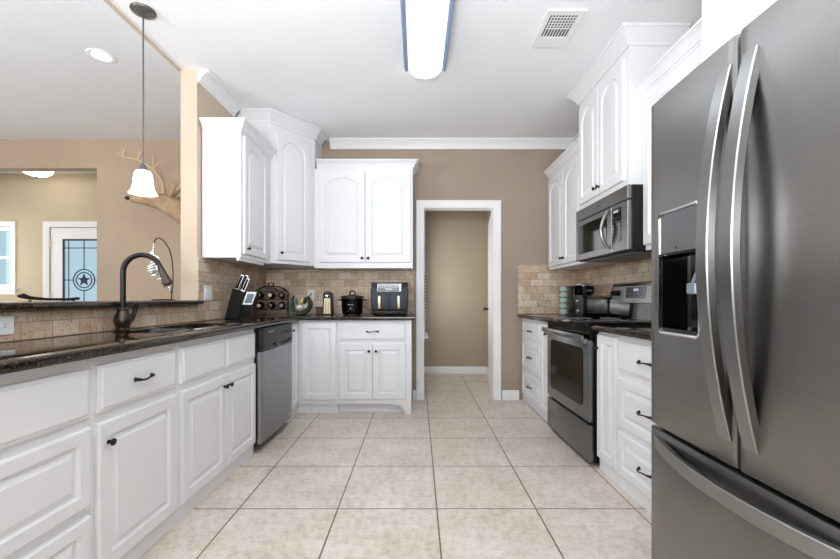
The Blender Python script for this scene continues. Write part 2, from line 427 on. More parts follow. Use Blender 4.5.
# doorway casing (one piece) and jamb
cas = [(0.0, .011), (0.0, .004), (.004, 0), (.012, .002), (.03, .0), (.052, .007), (.06, .009), (.06, .018)]
def casing(name, x0, x1, ztop, y, w=0.075, t=0.02):
    # profile across the width swept as mitred frame in the x-z plane; inner edge at x0/x1/ztop
    prof = [(0, t*.45), (w*.12, t*.6), (w*.5, t*.7), (w*.7, t), (w*.95, t), (w, t*.8), (w, 0), (0, 0)]
    loops = []
    for (px, pz, dx, dz) in ((x0, 0.0, -1, 0), (x0, ztop, -1, 1), (x1, ztop, 1, 1), (x1, 0.0, 1, 0)):
        loops.append([(px+dx*o, y-d, pz+dz*o) for o, d in prof])
    return struct(MB().rings(loops).build(name, 'trim_white'))
casing('trim_4', DX0, DX1, DZ, YW-.001, 0.08)
struct(MB().prism([(DX0, 0), (DX0, DZ), (DX1, DZ), (DX1, 0), (DX1-.004, 0), (DX1-.004, DZ-.004), (DX0+.004, DZ-.004), (DX0+.004, 0)], YW+.0, YW+.121, 'y').build('trim_5', 'trim_white', smooth=0))
casing('trim_6', EDX0-.005, EDX1+.005, 2.055, YE-.001, 0.075)
# backsplashes
T = 0.008
struct(MB().box(XL, XL+T, 2.954, YW-T-.001, 0.916, 1.388).build('backsplash_left', 'travertine_y', smooth=0))
struct(MB().box(XL, -0.045, YW-T, YW-.0005, 0.916, 1.388).build('backsplash_far', 'travertine_x', smooth=0))
struct(MB().prism([(1.075, .916), (XR-T-.001, .916), (XR-T-.001, 1.378), (1.383, 1.378), (1.383, 1.437), (1.075, 1.437)], YW-T, YW-.0005, 'y').build('backsplash_far_right', 'travertine_x', smooth=0))
struct(MB().box(XR-T, XR-.0005, 1.6, YW-T-.001, 0.916, 1.388).build('backsplash_right', 'travertine_y', smooth=0))
struct(MB().box(XL, XL+T, -0.4, 2.953, 0.916, 1.041).build('backsplash_half', 'travertine_y', smooth=0))
# raised bar ledge
lg = MB().prism([(-1.555, -0.4), (-1.555, 2.93), (-1.60, 2.951), (-2.02, 2.951), (-2.02, -0.4)], 1.043, 1.071, 'z', bev=0.009, seg=3).build('bar_ledge', 'granite')
tag(lg, 'long raised granite bar ledge on the half wall behind the sink', 'bar ledge')

# ------------------------------------------------------------------ cabinet parts (local: x along, y into the wall, z up; front at y=0)
def panel_loop(x0, x1, z0, z1, ins, y, rise, n=12):
    a, b, c, d = x0+ins, x1-ins, z0+ins, z1-ins
    pts = [(a, y, c), (b, y, c)]
    if rise <= 0:
        for i in range(n+1): pts.append((b+(a-b)*i/n, y, d))
    else:
        # eyebrow arch inside the frame: springs from small shoulders
        zt = d; hw_ = abs(b-a)/2; rise = min(rise, hw_*.92); RR = (hw_*hw_+rise*rise)/(2*rise)
        for i in range(n+1):
            t = i/n; xx = b+(a-b)*t
            u = (2*t-1); pts.append((xx, y, zt-rise+math.sqrt(max(0, RR*RR-(u*hw_)**2))-(RR-rise)))
    return pts
def raised_door(x0, x1, z0, z1, arch=0, stile=0.052, t=0.019):
    L = [panel_loop(x0, x1, z0, z1, 0, t, 0), panel_loop(x0, x1, z0, z1, 0, 0.005, 0), panel_loop(x0, x1, z0, z1, 0.002, 0.002, 0), panel_loop(x0, x1, z0, z1, 0.006, 0, 0)]
    L += [panel_loop(x0, x1, z0, z1, stile, 0, arch), panel_loop(x0, x1, z0, z1, stile+.001, 0.004, arch*.99),
          panel_loop(x0, x1, z0, z1, stile+.006, 0.012, arch*.97), panel_loop(x0, x1, z0, z1, stile+.013, 0.0135, arch*.94),
          panel_loop(x0, x1, z0, z1, stile+.032, 0.0055, arch*.87), panel_loop(x0, x1, z0, z1, stile+.033, 0.002, arch*.865), panel_loop(x0, x1, z0, z1, stile+.036, 0.0012, arch*.85)]
    return MB().rings(L)
def slab_front(x0, x1, z0, z1, t=0.019):
    L = [panel_loop(x0, x1, z0, z1, i, y, 0) for i, y in ((0, t), (0, .009), (.003, .006), (.012, .005), (.014, .0015), (.018, 0))]
    return MB().rings(L)
KN = [(0.0, -.026), (.008, -.0255), (.0125, -.022), (.0135, -.018), (.011, -.014), (.0055, -.011), (.0045, -.004), (.008, -.002), (.0085, 0)]
def knob(x, z, parent, y=-0.0005):
    return MB().lathe([(r, yy) for r, yy in KN], 16, (x, y, z), 'y').build('knob', 'bronze', parent)
def pull(x, z, parent, w=0.096, y=0.0):
    p = []; n = 12
    for i in range(n+1):
        t = i/n; u = 2*t-1
        p.append((x+u*w/2, y-0.003-0.024*(1-u**4), z - 0.004*math.sin(t*2*PI)))
    r = [0.0075 if i in (0, n) else 0.0065 if i in (1, n-1) else 0.0037+0.001*abs(2*i/n-1) for i in range(n+1)]
    b = MB().tube(p, r, 8)
    for sgn in (-1, 1): b.lathe([(0.0, -.008), (.007, -.007), (.0095, -.003), (.0095, 0)], 12, (x+sgn*w/2, y, z), 'y')
    return b.build('pull', 'bronze', parent)
def door(parent, x0, x1, z0, z1, kn=None, arch=0, stile=0.052):
    d = raised_door(x0, x1, z0, z1, arch, stile).build('door', 'cabinet_white', parent, smooth=14)
    if kn: knob(kn[0], kn[1], d)
    return d
def drawer(parent, x0, x1, z0, z1, px=None, raised=False, name='drawer', w=0.096):
    d = (raised_door(x0, x1, z0, z1, 0, 0.045) if raised else slab_front(x0, x1, z0, z1)).build(name, 'cabinet_white', parent, smooth=14)
    if px is not None: pull(px, (z0+z1)/2, d, w)
    return d
def carcass(parent, w, depth, z0, z1, y0=0.0195):
    return MB().box(0.0008, w-.0008, y0, depth, z0, z1).build('carcass', 'cabinet_white', parent, smooth=0)
def toe_board(parent, w, y=0.024, z1=0.075, depth=0.04):
    return MB().box(0.0008, w-.0008, y, y+depth, 0.001, z1-.0005).build('toe_board', 'cabinet_white', parent, smooth=0)
ZB0, ZB1 = 0.076, 0.879           # base carcass bottom and top
DR = (0.672, 0.845); DO = (0.086, 0.634); D2 = (0.362, 0.634); D3 = (0.09, 0.325)

# ---- left run
EL = math.atan(0.019)
def PL(Y): return (-1.135+(Y-1.9)*0.019, Y, 0)
RZL = PI/2-EL
DEP = 0.455
def left_unit(name, label, Y0, Y1): 
    return thing(name, label, 'cabinet', PL(Y0), RZL), (Y1-Y0)/math.cos(EL)
t, w = left_unit('drawer_cabinet', 'white three drawer base cabinet at the near left end of the sink counter', 0.55, 1.424)
carcass(t, w, DEP, ZB0, ZB1); toe_board(t, w)
drawer(t, .04, w-.012, DR[0]-.004, DR[1]-.004, .42); drawer(t, .04, w-.012, *D2, .42, True); drawer(t, .04, w-.012, *D3, .42, True)
t, w = left_unit('base_cabinet', 'white base cabinet with one drawer over one door, left of the sink doors', 1.4245, 1.9195)
carcass(t, w, DEP, ZB0, ZB1); toe_board(t, w)
drawer(t, .022, w-.02, *DR, w/2); door(t, .022, w-.02, *DO, kn=(.062, .556))
t, w = left_unit('sink_cabinet', 'white sink base cabinet with two false drawer fronts and two knobbed doors beside the dishwasher', 1.92, 2.799)
b = MB()
for (x0, x1, y0, y1, z0, z1) in ((0.001, .018, .0195, DEP, ZB0, ZB1), (w-.018, w-.001, .0195, DEP, ZB0, ZB1), (.018, w-.018, .0195, DEP, ZB0, ZB0+.018), (.018, w-.018, DEP-.01, DEP, ZB0+.018, ZB1), (.018, w-.018, .0195, .03, ZB0+.018, ZB1)):
    b.box(x0, x1, y0, y1, z0, z1)
b.build('carcass', 'cabinet_white', t, smooth=0); toe_board(t, w)
c = .452
drawer(t, .022, c-.006, *DR, name='false_front'); drawer(t, c+.006, w-.016, *DR, name='false_front')
door(t, .022, c-.003, *DO, kn=(c-.03, .571)); door(t, c+.003, w-.016, *DO, kn=(c+.03, .571))
# dishwasher
Y0, Y1 = 2.803, 3.478
t = thing('dishwasher', 'stainless steel dishwasher with black control panel between white cabinets', 'dishwasher', PL(Y0), RZL)
w = (Y1-Y0)
MB().box(.004, w-.016, .005, DEP, .10, .874).build('tub', 'dark_recess', t, smooth=0)
MB().box(.01, w-.01, .07, .1, .002, .10).build('kick_plate', 'black_matte', t, smooth=0)
# door with slightly bowed front
def bowed(x0, x1, yf, yb, bow, r=0.01, n=12):
    pts = [(x1, yb), (x0, yb)]
    pts += [(x0, yf+r), (x0+r*.3, yf+r*.3)]
    for i in range(n+1):
        s = i/n; pts.append((x0+r+(x1-x0-2*r)*s, yf-bow*(1-(2*s-1)**2)))
    pts += [(x1-r*.3, yf+r*.3), (x1, yf+r)]
    return pts
dd = MB().prism(bowed(.006, w-.006, -.022, .004, .004), .062, .704, 'z').build('door', 'steel_dw', t)
MB().box(w-.10, w-.05, -.0255, -.0245, .10, .113).build('badge', 'mark_light', dd, smooth=0)
cp = MB().prism(bowed(.006, w-.006, -.026, .004, .006), .706, .873, 'z').build('control_panel', 'black_plastic', t)
hp = []
for i in range(13):
    u = i/12; hp.append((.20+.42*u, -.034, .745-.028*math.sin(PI*u)))
MB().tube(hp, [.004]+[.012]*11+[.004], 8).build('handle', 'black_gloss', cp)
b = MB()
for k in range(6): b.box(w-.30+k*.04, w-.275+k*.04, -.035, -.030, .80, .825)
b.build('buttons', 'charcoal', cp, smooth=0)
MB().box(.12, .22, -.0325, -.0305, .832, .846).build('badge', 'mark_grey', cp, smooth=0)
# corner base cabinet: two hinged panels meeting in the corner
YF = 3.73
t = thing('corner_cabinet', 'white corner base cabinet with two door panels meeting at the inside corner', 'cabinet', (0, 0, 0))
px3 = PL(3.482); pxc = PL(YF)
xc = pxc[0]
poly = [(px3[0]-.0195, 3.482), (xc-.0195, YF+.0195), (-0.748, YF+.0195), (-0.748, YW-.012), (XL+.012, YW-.012), (XL+.012, 3.482)]
MB().prism(poly, ZB0+.02, ZB1, 'z').build('carcass', 'cabinet_white', t, smooth=0)
MB().prism([(px3[0]-.03, 3.483), (xc-.03, YF+.06), (-.748, YF+.06), (-.748, YF+.12), (xc-.07, YF+.12), (px3[0]-.07, 3.483)], .001, ZB0+.0195, 'z').build('toe_board', 'cabinet_white', t, smooth=0)
d = raised_door(.020, .240, .10, .855, 0, .05)
d = d.build('door', 'cabinet_white', t); d.location = px3; d.rotation_euler = (0, 0, RZL); knob(.05, .80, d)
d = raised_door(0, .318, .14, .857, 0, .055).build('door', 'cabinet_white', t); d.location = (xc+.026, YF, 0)
# far run cabinet
FX0, FX1 = -0.747, -0.057
t = thing('base_cabinet', 'white far wall base cabinet, one drawer over two doors, with a scrolled foot', 'cabinet', (FX0, YF, 0)); w = FX1-FX0
carcass(t, w, YW-YF-.012, .10, ZB1)
drawer(t, .022, w-.052, .693, .855, (w-.03)/2, w=.1)
c = (.022+w-.052)/2
door(t, .022, c-.002, .143, .66, kn=(c-.033, .592), stile=.056); door(t, c+.002, w-.052, .143, .66, kn=(c+.033, .592), stile=.056)
MB().box(.0008, w-.003, .10, .12, .001, .0995).build('toe_board', 'cabinet_white', t, smooth=0)
foot = [(w-.001, .0995), (w-.17, .0995), (w-.165, .088)]+[(w-.15+.05*math.sin(a), .085-.012*(1-math.cos(a))) for a in (0.3, 0.9, 1.5)]+[(w-.085, .06), (w-.072, .038), (w-.062, .02), (w-.062, .001), (w-.001, .001)]
MB().prism(foot, .0195, .055, 'y').build('foot', 'cabinet_white', t, smooth=0)
# left + far countertop with a sink opening
e0 = PL(0.45); ec = PL(3.69)
SK = (-1.515, -1.20, 1.97, 2.74)
ct = MB().prism([(e0[0]+.03, .45), (ec[0]+.03, 3.695), (-.024, 3.695), (-.024, YW-T-.001), (XL+T+.001, YW-T-.001), (XL+T+.001, .45)], .880, .915, 'z', bev=.010, seg=3).build('countertop', 'granite')
cut(ct, [(SK[0], SK[1], SK[2], SK[3], .85, .95)])
tag(ct, 'dark speckled granite countertop running along the sink and around the far left corner', 'countertop')
# sink: two bowls under the opening
t = thing('sink', 'undermount stainless double bowl sink let into the granite counter', 'sink', (0, 0, 0))
def bowl(x0, x1, y0, y1, zt, zb):
    L = []
    for ins, z in ((-.012, zt), (0, zt), (.004, zt-.01), (.012, zb+.03), (.03, zb+.006), (.06, zb)):
        L.append([(a, b, z) for a, b in rrect(x0+ins, x1-ins, y0+ins, y1-ins, .045, 5)])
    return MB().rings(L, close_first=False)
bowl(SK[0]+.004, SK[1]-.004, SK[2]+.004, 2.345, .879, .70).build('bowl', 'steel_sink', t)
bowl(SK[0]+.004, SK[1]-.004, 2.37, SK[3]-.004, .879, .72).build('bowl', 'steel_sink', t)
b = MB().lathe([(.0, .7215), (.03, .7215), (.042, .7225), (.044, .721), (.0, .7205)], 20, (-1.36, 2.55, 0)); b.build('drain', 'chrome', t)
# faucet
t = thing('faucet', 'tall oil-rubbed bronze gooseneck faucet behind the sink', 'faucet', (-1.535, 2.095, .9155), 0.12)
MB().lathe([(0.0000, .0), (0.0384, .001), (0.0396, .008), (0.0324, .013), (0.0312, .02), (0.0348, .028), (0.0408, .045), (0.0420, .062), (0.0372, .082), (0.0288, .098), (0.0258, .105), (0.0288, .109), (0.0288, .116), (0.0216, .122), (0.0000, .124)], 24).build('base', 'bronze_light', t)
pts = [(0, 0, .11), (0, 0, .2), (0, 0, .305)]
for i in range(1, 15):
    a = PI - (PI-0.42)*i/14; pts.append((.093+.093*math.cos(a), 0, .305+.093*math.sin(a)))
ex, ez = pts[-1][0], pts[-1][2]; dx, dz = math.sin(.42), -math.cos(.42)
pts.append((ex+dx*.012, 0, ez+dz*.012))
sp = MB().tube(pts, .0135, 14).build('spout', 'bronze', t)
h = MB(); bx, bz = ex+dx*.012, ez+dz*.012
h.tube([(bx+dx*k, 0, bz+dz*k) for k in (0, .004, .008, .03, .06, .085, .095, .1)], [.0145, .0165, .0155, .017, .020, .0235, .024, .018], 16)
h.build('spray_head', 'bronze_light', t)
h = MB(); h.lathe([(.0, -.0), (.018, .0), (.019, .016), (.014, .026), (.0, .028)], 14, (0.012, .034, .062), 'y', 1, 1)
h.tube([(.014, .03, .062), (.02, .047, .068), (.024, .056, .09), (.03, .062, .12), (.034, .06, .14)], [.015, .013, .011, .010, .012], 10)
h.lathe([(.0, -.012), (.011, -.007), (.0135, 0), (.011, .007), (0, .012)], 12, (.034, .06, .143)).build('handle', 'bronze', t)

# ---- right run
ER = math.atan(0.0236); RZR = -PI/2+ER
def PR(Y, d=0): return (1.1965-.0236*Y+d, Y, 0)
def right_unit(name, label, Yfar, Ynear): return thing(name, label, 'cabinet', PR(Yfar), RZR), (Yfar-Ynear)/math.cos(ER)
RD = .51
t, w = right_unit('drawer_cabinet', 'white three drawer base cabinet in the far right corner beside the doorway wall', 4.282, 3.653)
carcass(t, w, RD, ZB0, ZB1); toe_board(t, w)
for z0, z1, rs in ((*DR, False), (*D2, True), (*D3, True)): drawer(t, .05, w-.01, z0, z1, w/2+.02, rs, w=.1)
t, w = right_unit('narrow_cabinet', 'slim white base cabinet with one narrow door on the far side of the range', 3.652, 3.372)
carcass(t, w, RD, ZB0, ZB1); toe_board(t, w)
door(t, .012, w-.012, .086, .858, kn=(w-.10, .775), stile=.045)
t, w = right_unit('narrow_cabinet', 'slim white base cabinet with one narrow door on the near side of the range', 2.562, 2.3105)
carcass(t, w, RD, ZB0, ZB1); toe_board(t, w)
door(t, .012, w-.006, .086, .858, kn=(.03, .772), stile=.05)
t, w = right_unit('drawer_cabinet', 'white three drawer base cabinet between the narrow door and the refrigerator', 2.31, 1.60)
carcass(t, w, RD, ZB0, ZB1); toe_board(t, w)
for z0, z1, rs in ((*DR, False), (*D2, True), (*D3, True)): drawer(t, .01, w-.13, z0, z1, .285, rs, w=.105)
def rcounter(name, Ya, Yb, label):
    a, b = PR(Ya), PR(Yb)
    o = MB().prism([(a[0]-.03, Ya), (b[0]-.03, Yb), (XR-T-.001, Yb), (XR-T-.001, Ya)], .880, .915, 'z', bev=.010, seg=3).build(name, 'granite')
    return tag(o, label, 'countertop')
rcounter('countertop', 3.371, YW-T-.001, 'granite countertop corner piece under the coffee maker, beyond the range')
rcounter('countertop', 1.60, 2.562, 'granite countertop piece between the range and the refrigerator')

# ---- range
W = .785
t = thing('range', 'stainless steel electric range with black glass cooktop in the right cabinet run', 'range', PR(3.362), RZR)
MB().box(0.003, W-.003, .0, .575, .03, .90).build('body', 'black_matte', t, smooth=0)
MB().box(0.0, W, -.045, .56, .901, .928, .006, 2).build('cooktop', 'black_gloss', t)
for (cx, cy, r) in ((.2, .13, .11), (.58, .13, .085), (.2, .40, .075), (.58, .40, .11)):
    MB().tube([(cx+r*math.cos(a*PI/16), cy+r*math.sin(a*PI/16), .9283) for a in range(32)], .0012, 6, closed=True).build('burner_ring', 'mark_grey', t)
MB().box(.003, W-.003, -.03, -.001, .815, .90).build('front_rail', 'black_gloss', t, smooth=0)
dd = MB().box(.004, W-.004, -.034, -.001, .285, .812, .006, 2).build('oven_door', 'steel', t)
L = []
gx = rrect(.10, W-.10, .375, .745, .03, 5)
MB().prism(gx, -.0385, -.0335, 'y', bev=.002, seg=1).build('window', 'glass_oven', dd)
b = MB().prism(rrect(.092, W-.092, .367, .753, .034, 5), -.0362, -.0338, 'y'); b.build('window_trim', 'black_gloss', dd)
b = MB()
b.box(.012, W-.012, -.083, -.060, .806, .846, .007, 2)
for xx in (.035, W-.035): b.box(xx-.015, xx+.015, -.064, -.0335, .79, .822, .003, 1)
plabel(b.build('handle', 'steel_handle', dd), 'wide stainless bar handle')
MB().box(.004, W-.004, -.034, -.001, .03, .268, .006, 2).build('storage_drawer', 'steel', t)
# backguard
bgd = MB().prism([(.49, .929), (.56, .929), (.56, 1.205), (.535, 1.205), (.52, 1.195), (.495, 1.04)], .0, W, 'x', bev=.004, seg=1).build('backguard', 'black_gloss', t)
BN = Matrix.Translation((0, .4935, 1.04)) @ Matrix.Rotation(math.radians(-9.2), 4, 'X')
b = MB(); b.M = BN; b.box(.03, W-.03, -.004, .004, .008, .140, .003, 1); cpn = b.build('control_panel', 'steel', bgd)
for kx in (.065, .125, W-.125, W-.065):
    b = MB(); b.M = BN; b.lathe([(.0, -.03), (.016, -.029), (.018, -.02), (.02, -.008), (.024, -.0045), (.024, -.004)], 18, (kx, 0, .085), 'y')
    b.box(kx-.004, kx+.004, -.036, -.028, .068, .102, .002, 1).build('knob', 'black_plastic', cpn)
b = MB(); b.M = BN; b.box(.24, .50, -.0062, -.0042, .045, .13, .0008, 1); dsp = b.build('display', 'display_blue', cpn)
b = MB(); b.M = BN
for k in range(3): b.box(.345+k*.022, .359+k*.022, -.0072, -.0064, .098, .116)
b.build('clock_readout', 'digit_white', dsp, smooth=0); b = MB(); b.M = BN
for rr in range(2):
    for k in range(5): b = MB(); b.M = BN; b.box(.255+k*.048, .27+k*.048, -.0072, -.0064, .056+rr*.02, .061+rr*.02).build('key', 'mark_grey', dsp, smooth=0)
b = MB(); b.M = BN; b.lathe([(.0, -.006), (.016, -.0055), (.016, -.0042)], 18, (.37, 0, .024), 'y', 1.6, .6).build('badge', 'mark_grey', cpn)

# ---- uppers
UD = .318
def crown(parent, path, z0, side=1, h=.078, out=.055):
    p = [(-.002, z0), (.004, z0), (.008, z0+.012*h/.078), (.015, z0+.013*h/.078), (.016, z0+.022*h/.078), (.022, z0+.036*h/.078), (.034, z0+.052*h/.078), (out-.009, z0+.06*h/.078), (out-.009, z0+.064*h/.078), (out, z0+.066*h/.078), (out, z0+h), (-.002, z0+h)]
    return MB().sweep(path, p, side).build('crown', 'cabinet_white', parent, smooth=14)
ZU0, ZU1 = 1.39, 2.362
# left wall upper
XU = -1.303
t = thing('wall_cabinet', 'white wall cabinet on the left wall whose plain end panel faces the camera', 'cabinet', (XU, 3.007, 0), PI/2)
w = 3.62-3.007
MB().box(.0008, w-.001, .0195, -XL+XU-.0005-T, ZU0, ZU1-.026).build('carcass', 'cabinet_white', t, smooth=0)
door(t, .035, w-.13, ZU0+.03, ZU1-.045, kn=(.075, 1.465), arch=.07, stile=.05)
MB().box(.0008, w-.14, .03, .05, ZU0-.022, ZU0-.0005).build('light_rail', 'cabinet_white', t, smooth=0)
crown(t, [(-.0, .30), (0, .018), (w-.001, .018)], ZU1-.028, 1)
# corner diagonal upper
XA, YA, XB, YB = -1.303, 3.62, -1.02, 3.97
t = thing('corner_wall_cabinet', 'tall white diagonal corner wall cabinet reaching the ceiling crown', 'cabinet', (XA, YA, 0), math.atan2(YB-YA, XB-XA))
cw = math.hypot(XB-XA, YB-YA)
R = Matrix.Rotation(-math.atan2(YB-YA, XB-XA), 4, 'Z')
def tolocal(x, y): v = R @ Vector((x-XA, y-YA, 0)); return (v.x, v.y)
loc = [tolocal(*p) for p in ((XA, YA+.001), (XB-.001, YB), (XB-.001, YW-.001), (XL+.001, YW-.001), (XL+.001, YA+.001))]
c0, c1 = (0.0, .0195), (cw, .0195)
bodyp = [c0, c1, loc[2], loc[3], loc[4]]
MB().prism([tolocal(XA-.0238, YA+.001), tolocal(XB-.001, YB+.0294), loc[2], loc[3], loc[4]], ZU0+.012, ZC-.002, 'z').build('carcass', 'cabinet_white', t, smooth=0)
door(t, .045, cw-.045, ZU0+.045, 2.60, kn=(.085, 1.50), arch=.08, stile=.055)
CRC = [(0, ZC-.105), (0.010, ZC-.105), (0.014, ZC-.095), (0.014, ZC-.085), (.022, ZC-.075), (0.045, ZC-.04), (0.06, ZC-.024), (0.07, ZC-.02), (0.07, ZC-.003), (0, ZC-.003)]
MB().sweep([tolocal(XL+.05, YA-.0), tolocal(XA-.0238, YA), tolocal(XB, YB+.0294), tolocal(XB, YW-.09)], CRC, 1).build('crown', 'cabinet_white', t, smooth=14)
# far wall upper
t = thing('wall_cabinet', 'white two door wall cabinet with arched panels on the far wall above the air fryer', 'cabinet', (-1.018, 3.95, 0)); w = 1.018-.047
MB().box(.0008, w-.0008, .0195, YW-3.95-.0015-T, ZU0-.01, ZU1).build('carcass', 'cabinet_white', t, smooth=0)
c = (365.2-417.5)*3.95/402+1.018
door(t, .055, c-.003, ZU0+.045, ZU1-.035, kn=(c-.03, 1.475), arch=.07, stile=.058); door(t, c+.003, w-.02, ZU0+.045, ZU1-.035, kn=(c+.03, 1.475), arch=.07, stile=.058)
crown(t, [(.03, .018), (w, .018), (w, .33)], ZU1, 1)
# right far upper
t = thing('wall_cabinet', 'white two door wall cabinet in the far right corner beside the microwave', 'cabinet', (1.383, 4.285, 0), -PI/2); w = 4.285-3.285
MB().box(.0008, w-.0008, .0195, XR-1.383-.001-T, 1.38, ZU1-.01).build('carcass', 'cabinet_white', t, smooth=0)
c = .46
door(t, .03, c-.002, 1.412, 2.32, kn=(c-.03, 1.465), arch=.08, stile=.055); door(t, c+.002, .90, 1.412, 2.32, kn=(c+.03, 1.465), arch=.08, stile=.055)
crown(t, [(0.005, .018), (w-.002, .018)], ZU1-.01, 1)
# tall cabinet over the microwave
XT = 1.302
t = thing('wall_cabinet', 'tall deep white two door cabinet directly above the microwave reaching the ceiling', 'cabinet', (XT, 3.28, 0), -PI/2); w = 3.28-2.512
MB().box(.0008, w-.0008, .0195, XR-XT-.001, 1.792, ZC-.002).build('carcass', 'cabinet_white', t, smooth=0)
c = .37
door(t, .03, c-.002, 1.835, 2.61, kn=(c-.03, 1.885), arch=.075, stile=.052); door(t, c+.002, w-.045, 1.835, 2.61, kn=(c+.03, 1.885), arch=.075, stile=.052)
MB().sweep([(0, .36), (0, .018), (w, .018), (w, .36)], CRC, 1).build('crown', 'cabinet_white', t, smooth=14)
# third upper
t = thing('wall_cabinet', 'white wall cabinet with arched door between the microwave and the refrigerator top', 'cabinet', (1.385, 2.508, 0), -PI/2); w = 2.508-1.60
MB().box(.0008, w-.0008, .0195, XR-1.385-.001-T, 1.38, ZU1-.02).build('carcass', 'cabinet_white', t, smooth=0)
door(t, .035, .445, 1.412, 2.30, kn=(.415, 1.465), arch=.09, stile=.055); door(t, .451, w-.03, 1.412, 2.30, kn=(.49, 1.465), arch=.09, stile=.055)
crown(t, [(0.003, .018), (w-.003, .018)], ZU1-.02, 1)
# over-fridge cabinet with side panels
XF = 1.12
t = thing('refrigerator_cabinet', 'white cabinet with full height side panels built around the refrigerator', 'cabinet', (XF, 1.583, 0), -PI/2); w = 1.0
MB().box(.0, .022, 0.0, XR-XF-.001, .001, ZC-.002).build('side_panel', 'cabinet_white', t, smooth=0)
MB().box(w-.022, w, 0.0, XR-XF-.001, .001, ZC-.002).build('side_panel', 'cabinet_white', t, smooth=0)
MB().box(.0225, w-.0225, .0195, XR-XF-.001, 1.83, ZC-.002).build('carcass', 'cabinet_white', t, smooth=0)
MB().box(.0225, .065, 0.0, .019, 1.83, ZC-.002).build('face_frame', 'cabinet_white', t, smooth=0)
door(t, .085, w/2-.002, 1.87, 2.62, stile=.055, arch=0); door(t, w/2+.002, w-.06, 1.87, 2.62, stile=.055, arch=0)

# ---- microwave
XM = 1.292
t = thing('microwave', 'stainless over-the-range microwave hung under the tall cabinet', 'microwave', (XM, 3.278, 0), -PI/2); W = 3.278-2.472
MB().box(.0, W, .028, XR-XM-T-.001, 1.378, 1.787, .003, 1).build('body', 'black_plastic', t)
MB().box(.06, W-.06, .06, .36, 1.372, 1.3775).build('vent_plate', 'mark_grey', t, smooth=0)
MB().box(.0, W, .0, .027, 1.70, 1.787, .004, 1).build('vent_band', 'steel', t)
b = MB().box(.395, .415, -.001, .0, 1.742, 1.750); b.box(.40, .41, -.001, .0, 1.734, 1.740).build('badge', 'slot_dark', t, smooth=0)
dd = MB().box(.0, W*.74, .0, .027, 1.385, 1.695, .004, 1).build('door', 'steel', t)
MB().prism(rrect(.055, W*.66, 1.432, 1.655, .012, 3), -.003, .001, 'y').build('window', 'glass_dark', dd)
hx = W*.70; p = []
for i in range(15):
    u = i/14; p.append((hx+.0, -.010-.042*math.sin(PI*u), 1.42+.25*u))
b = MB().tube(p, .0125, 12, flat=(1, .8)); plabel(b.build('handle', 'steel_handle', dd), 'bowed stainless bar handle')
b = MB().box(W*.745, W, .0, .027, 1.385, 1.695, .004, 1); pn = b.build('control_panel', 'steel', t)
MB().prism(rrect(W*.77, W*.90, 1.45, 1.67, .008, 3), -.003, .001, 'y').build('keypad', 'black_gloss', pn)
b = MB(); b.box(W*.79, W*.86, -.0042, -.0032, 1.64, 1.655); b.build('clock_readout', 'mark_light', pn, smooth=0); b = MB()
for rr in range(7):
    for k in range(3): b.box(W*.785+k*.032, W*.785+k*.032+.012, -.0042, -.0032, 1.47+rr*.022, 1.474+rr*.022)
b.build('key_legends', 'mark_grey', pn, smooth=0)

# ---- refrigerator
t = thing('refrigerator', 'large stainless french door refrigerator with water dispenser in the right foreground', 'refrigerator', (.832, 1.46, 0), -PI/2); W = .835
MB().box(.006, W-.006, .075, XR-.832-.03, .02, 1.765).build('body', 'charcoal', t, smooth=0)
def fdoor(x0, x1, z0, z1, name, bow=0.012):
    # section follows a gentle convex curve over the whole width of the refrigerator
    n = 16; r = .012; pts = [(x1, .07), (x0, .07)]
    def yb(x): u = (x-W/2)/(W/2); return bow*u*u
    pts += [(x0, yb(x0)+r), (x0+r*.3, yb(x0)+r*.3)]
    for i in range(n+1):
        x = x0+r+(x1-x0-2*r)*i/n; pts.append((x, yb(x)))
    pts += [(x1-r*.3, yb(x1)+r*.3), (x1, yb(x1)+r)]
    return MB().prism(pts, z0, z1, 'z', bev=.004, seg=2).build(name, 'steel_fridge', t)
c = .415; zs = .636
ld = fdoor(0, c-.0025, zs+.006, 1.78, 'door'); rd = fdoor(c+.0025, W, zs+.006, 1.78, 'door'); fz = fdoor(0, W, .06, zs-.006, 'freezer_drawer')
MB().box(0.01, W-.01, .05, .074, .62, .65).build('gasket', 'dark_recess', t, smooth=0)
MB().box(c-.004, c+.004, .04, .074, zs, 1.775).build('gasket', 'dark_recess', t, smooth=0)
MB().box(.02, W-.02, .06, .08, .012, .055).build('kick_grille', 'black_matte', t, smooth=0)
bpy.context.view_layer.update()
ddx0, ddx1 = .071, .267
cut(ld, [(ddx0, ddx1, -.05, .062, .978, 1.245, .006), (ddx0, ddx1, -.05, .0145, 1.24, 1.37, .004)])
# dispenser
dsp = MB(); 
L = [[(a, y, b) for a, b in rrect(ddx0-o, ddx1+o, .972-o, 1.374+o, .014+o, 5)] for o, y in ((-.002, .012), (-.002, .0005), (.002, -.001), (.006, .001), (.006, .008))]
tr = dsp.rings(L, False, False).build('dispenser', 'chrome', ld)
b = MB(); b.box(ddx0+.001, ddx1-.001, .004, .0142, 1.238, 1.369); b.build('dispenser_panel', 'steel', tr, smooth=0)
b = MB(); b.box(ddx0+.001, ddx0+.004, .014, .061, .98, 1.237); b.box(ddx1-.004, ddx1-.001, .014, .061, .98, 1.237); b.box(ddx0+.004, ddx1-.004, .056, .061, .98, 1.237); b.box(ddx0+.004, ddx1-.004, .0145, .056, 1.232, 1.237); b.box(ddx0+.004, ddx1-.004, .006, .056, .98, .988)
b.build('dispenser_recess', 'black_gloss', tr, smooth=0)
b = MB(); b.tube([(.225, .03, 1.225), (.225, .028, 1.17), (.215, .02, 1.13)], [.006, .006, .006], 8); b.box(.195, .238, .012, .026, 1.10, 1.135, .004, 1); b.build('dispenser_paddle', 'ice_paddle', tr)
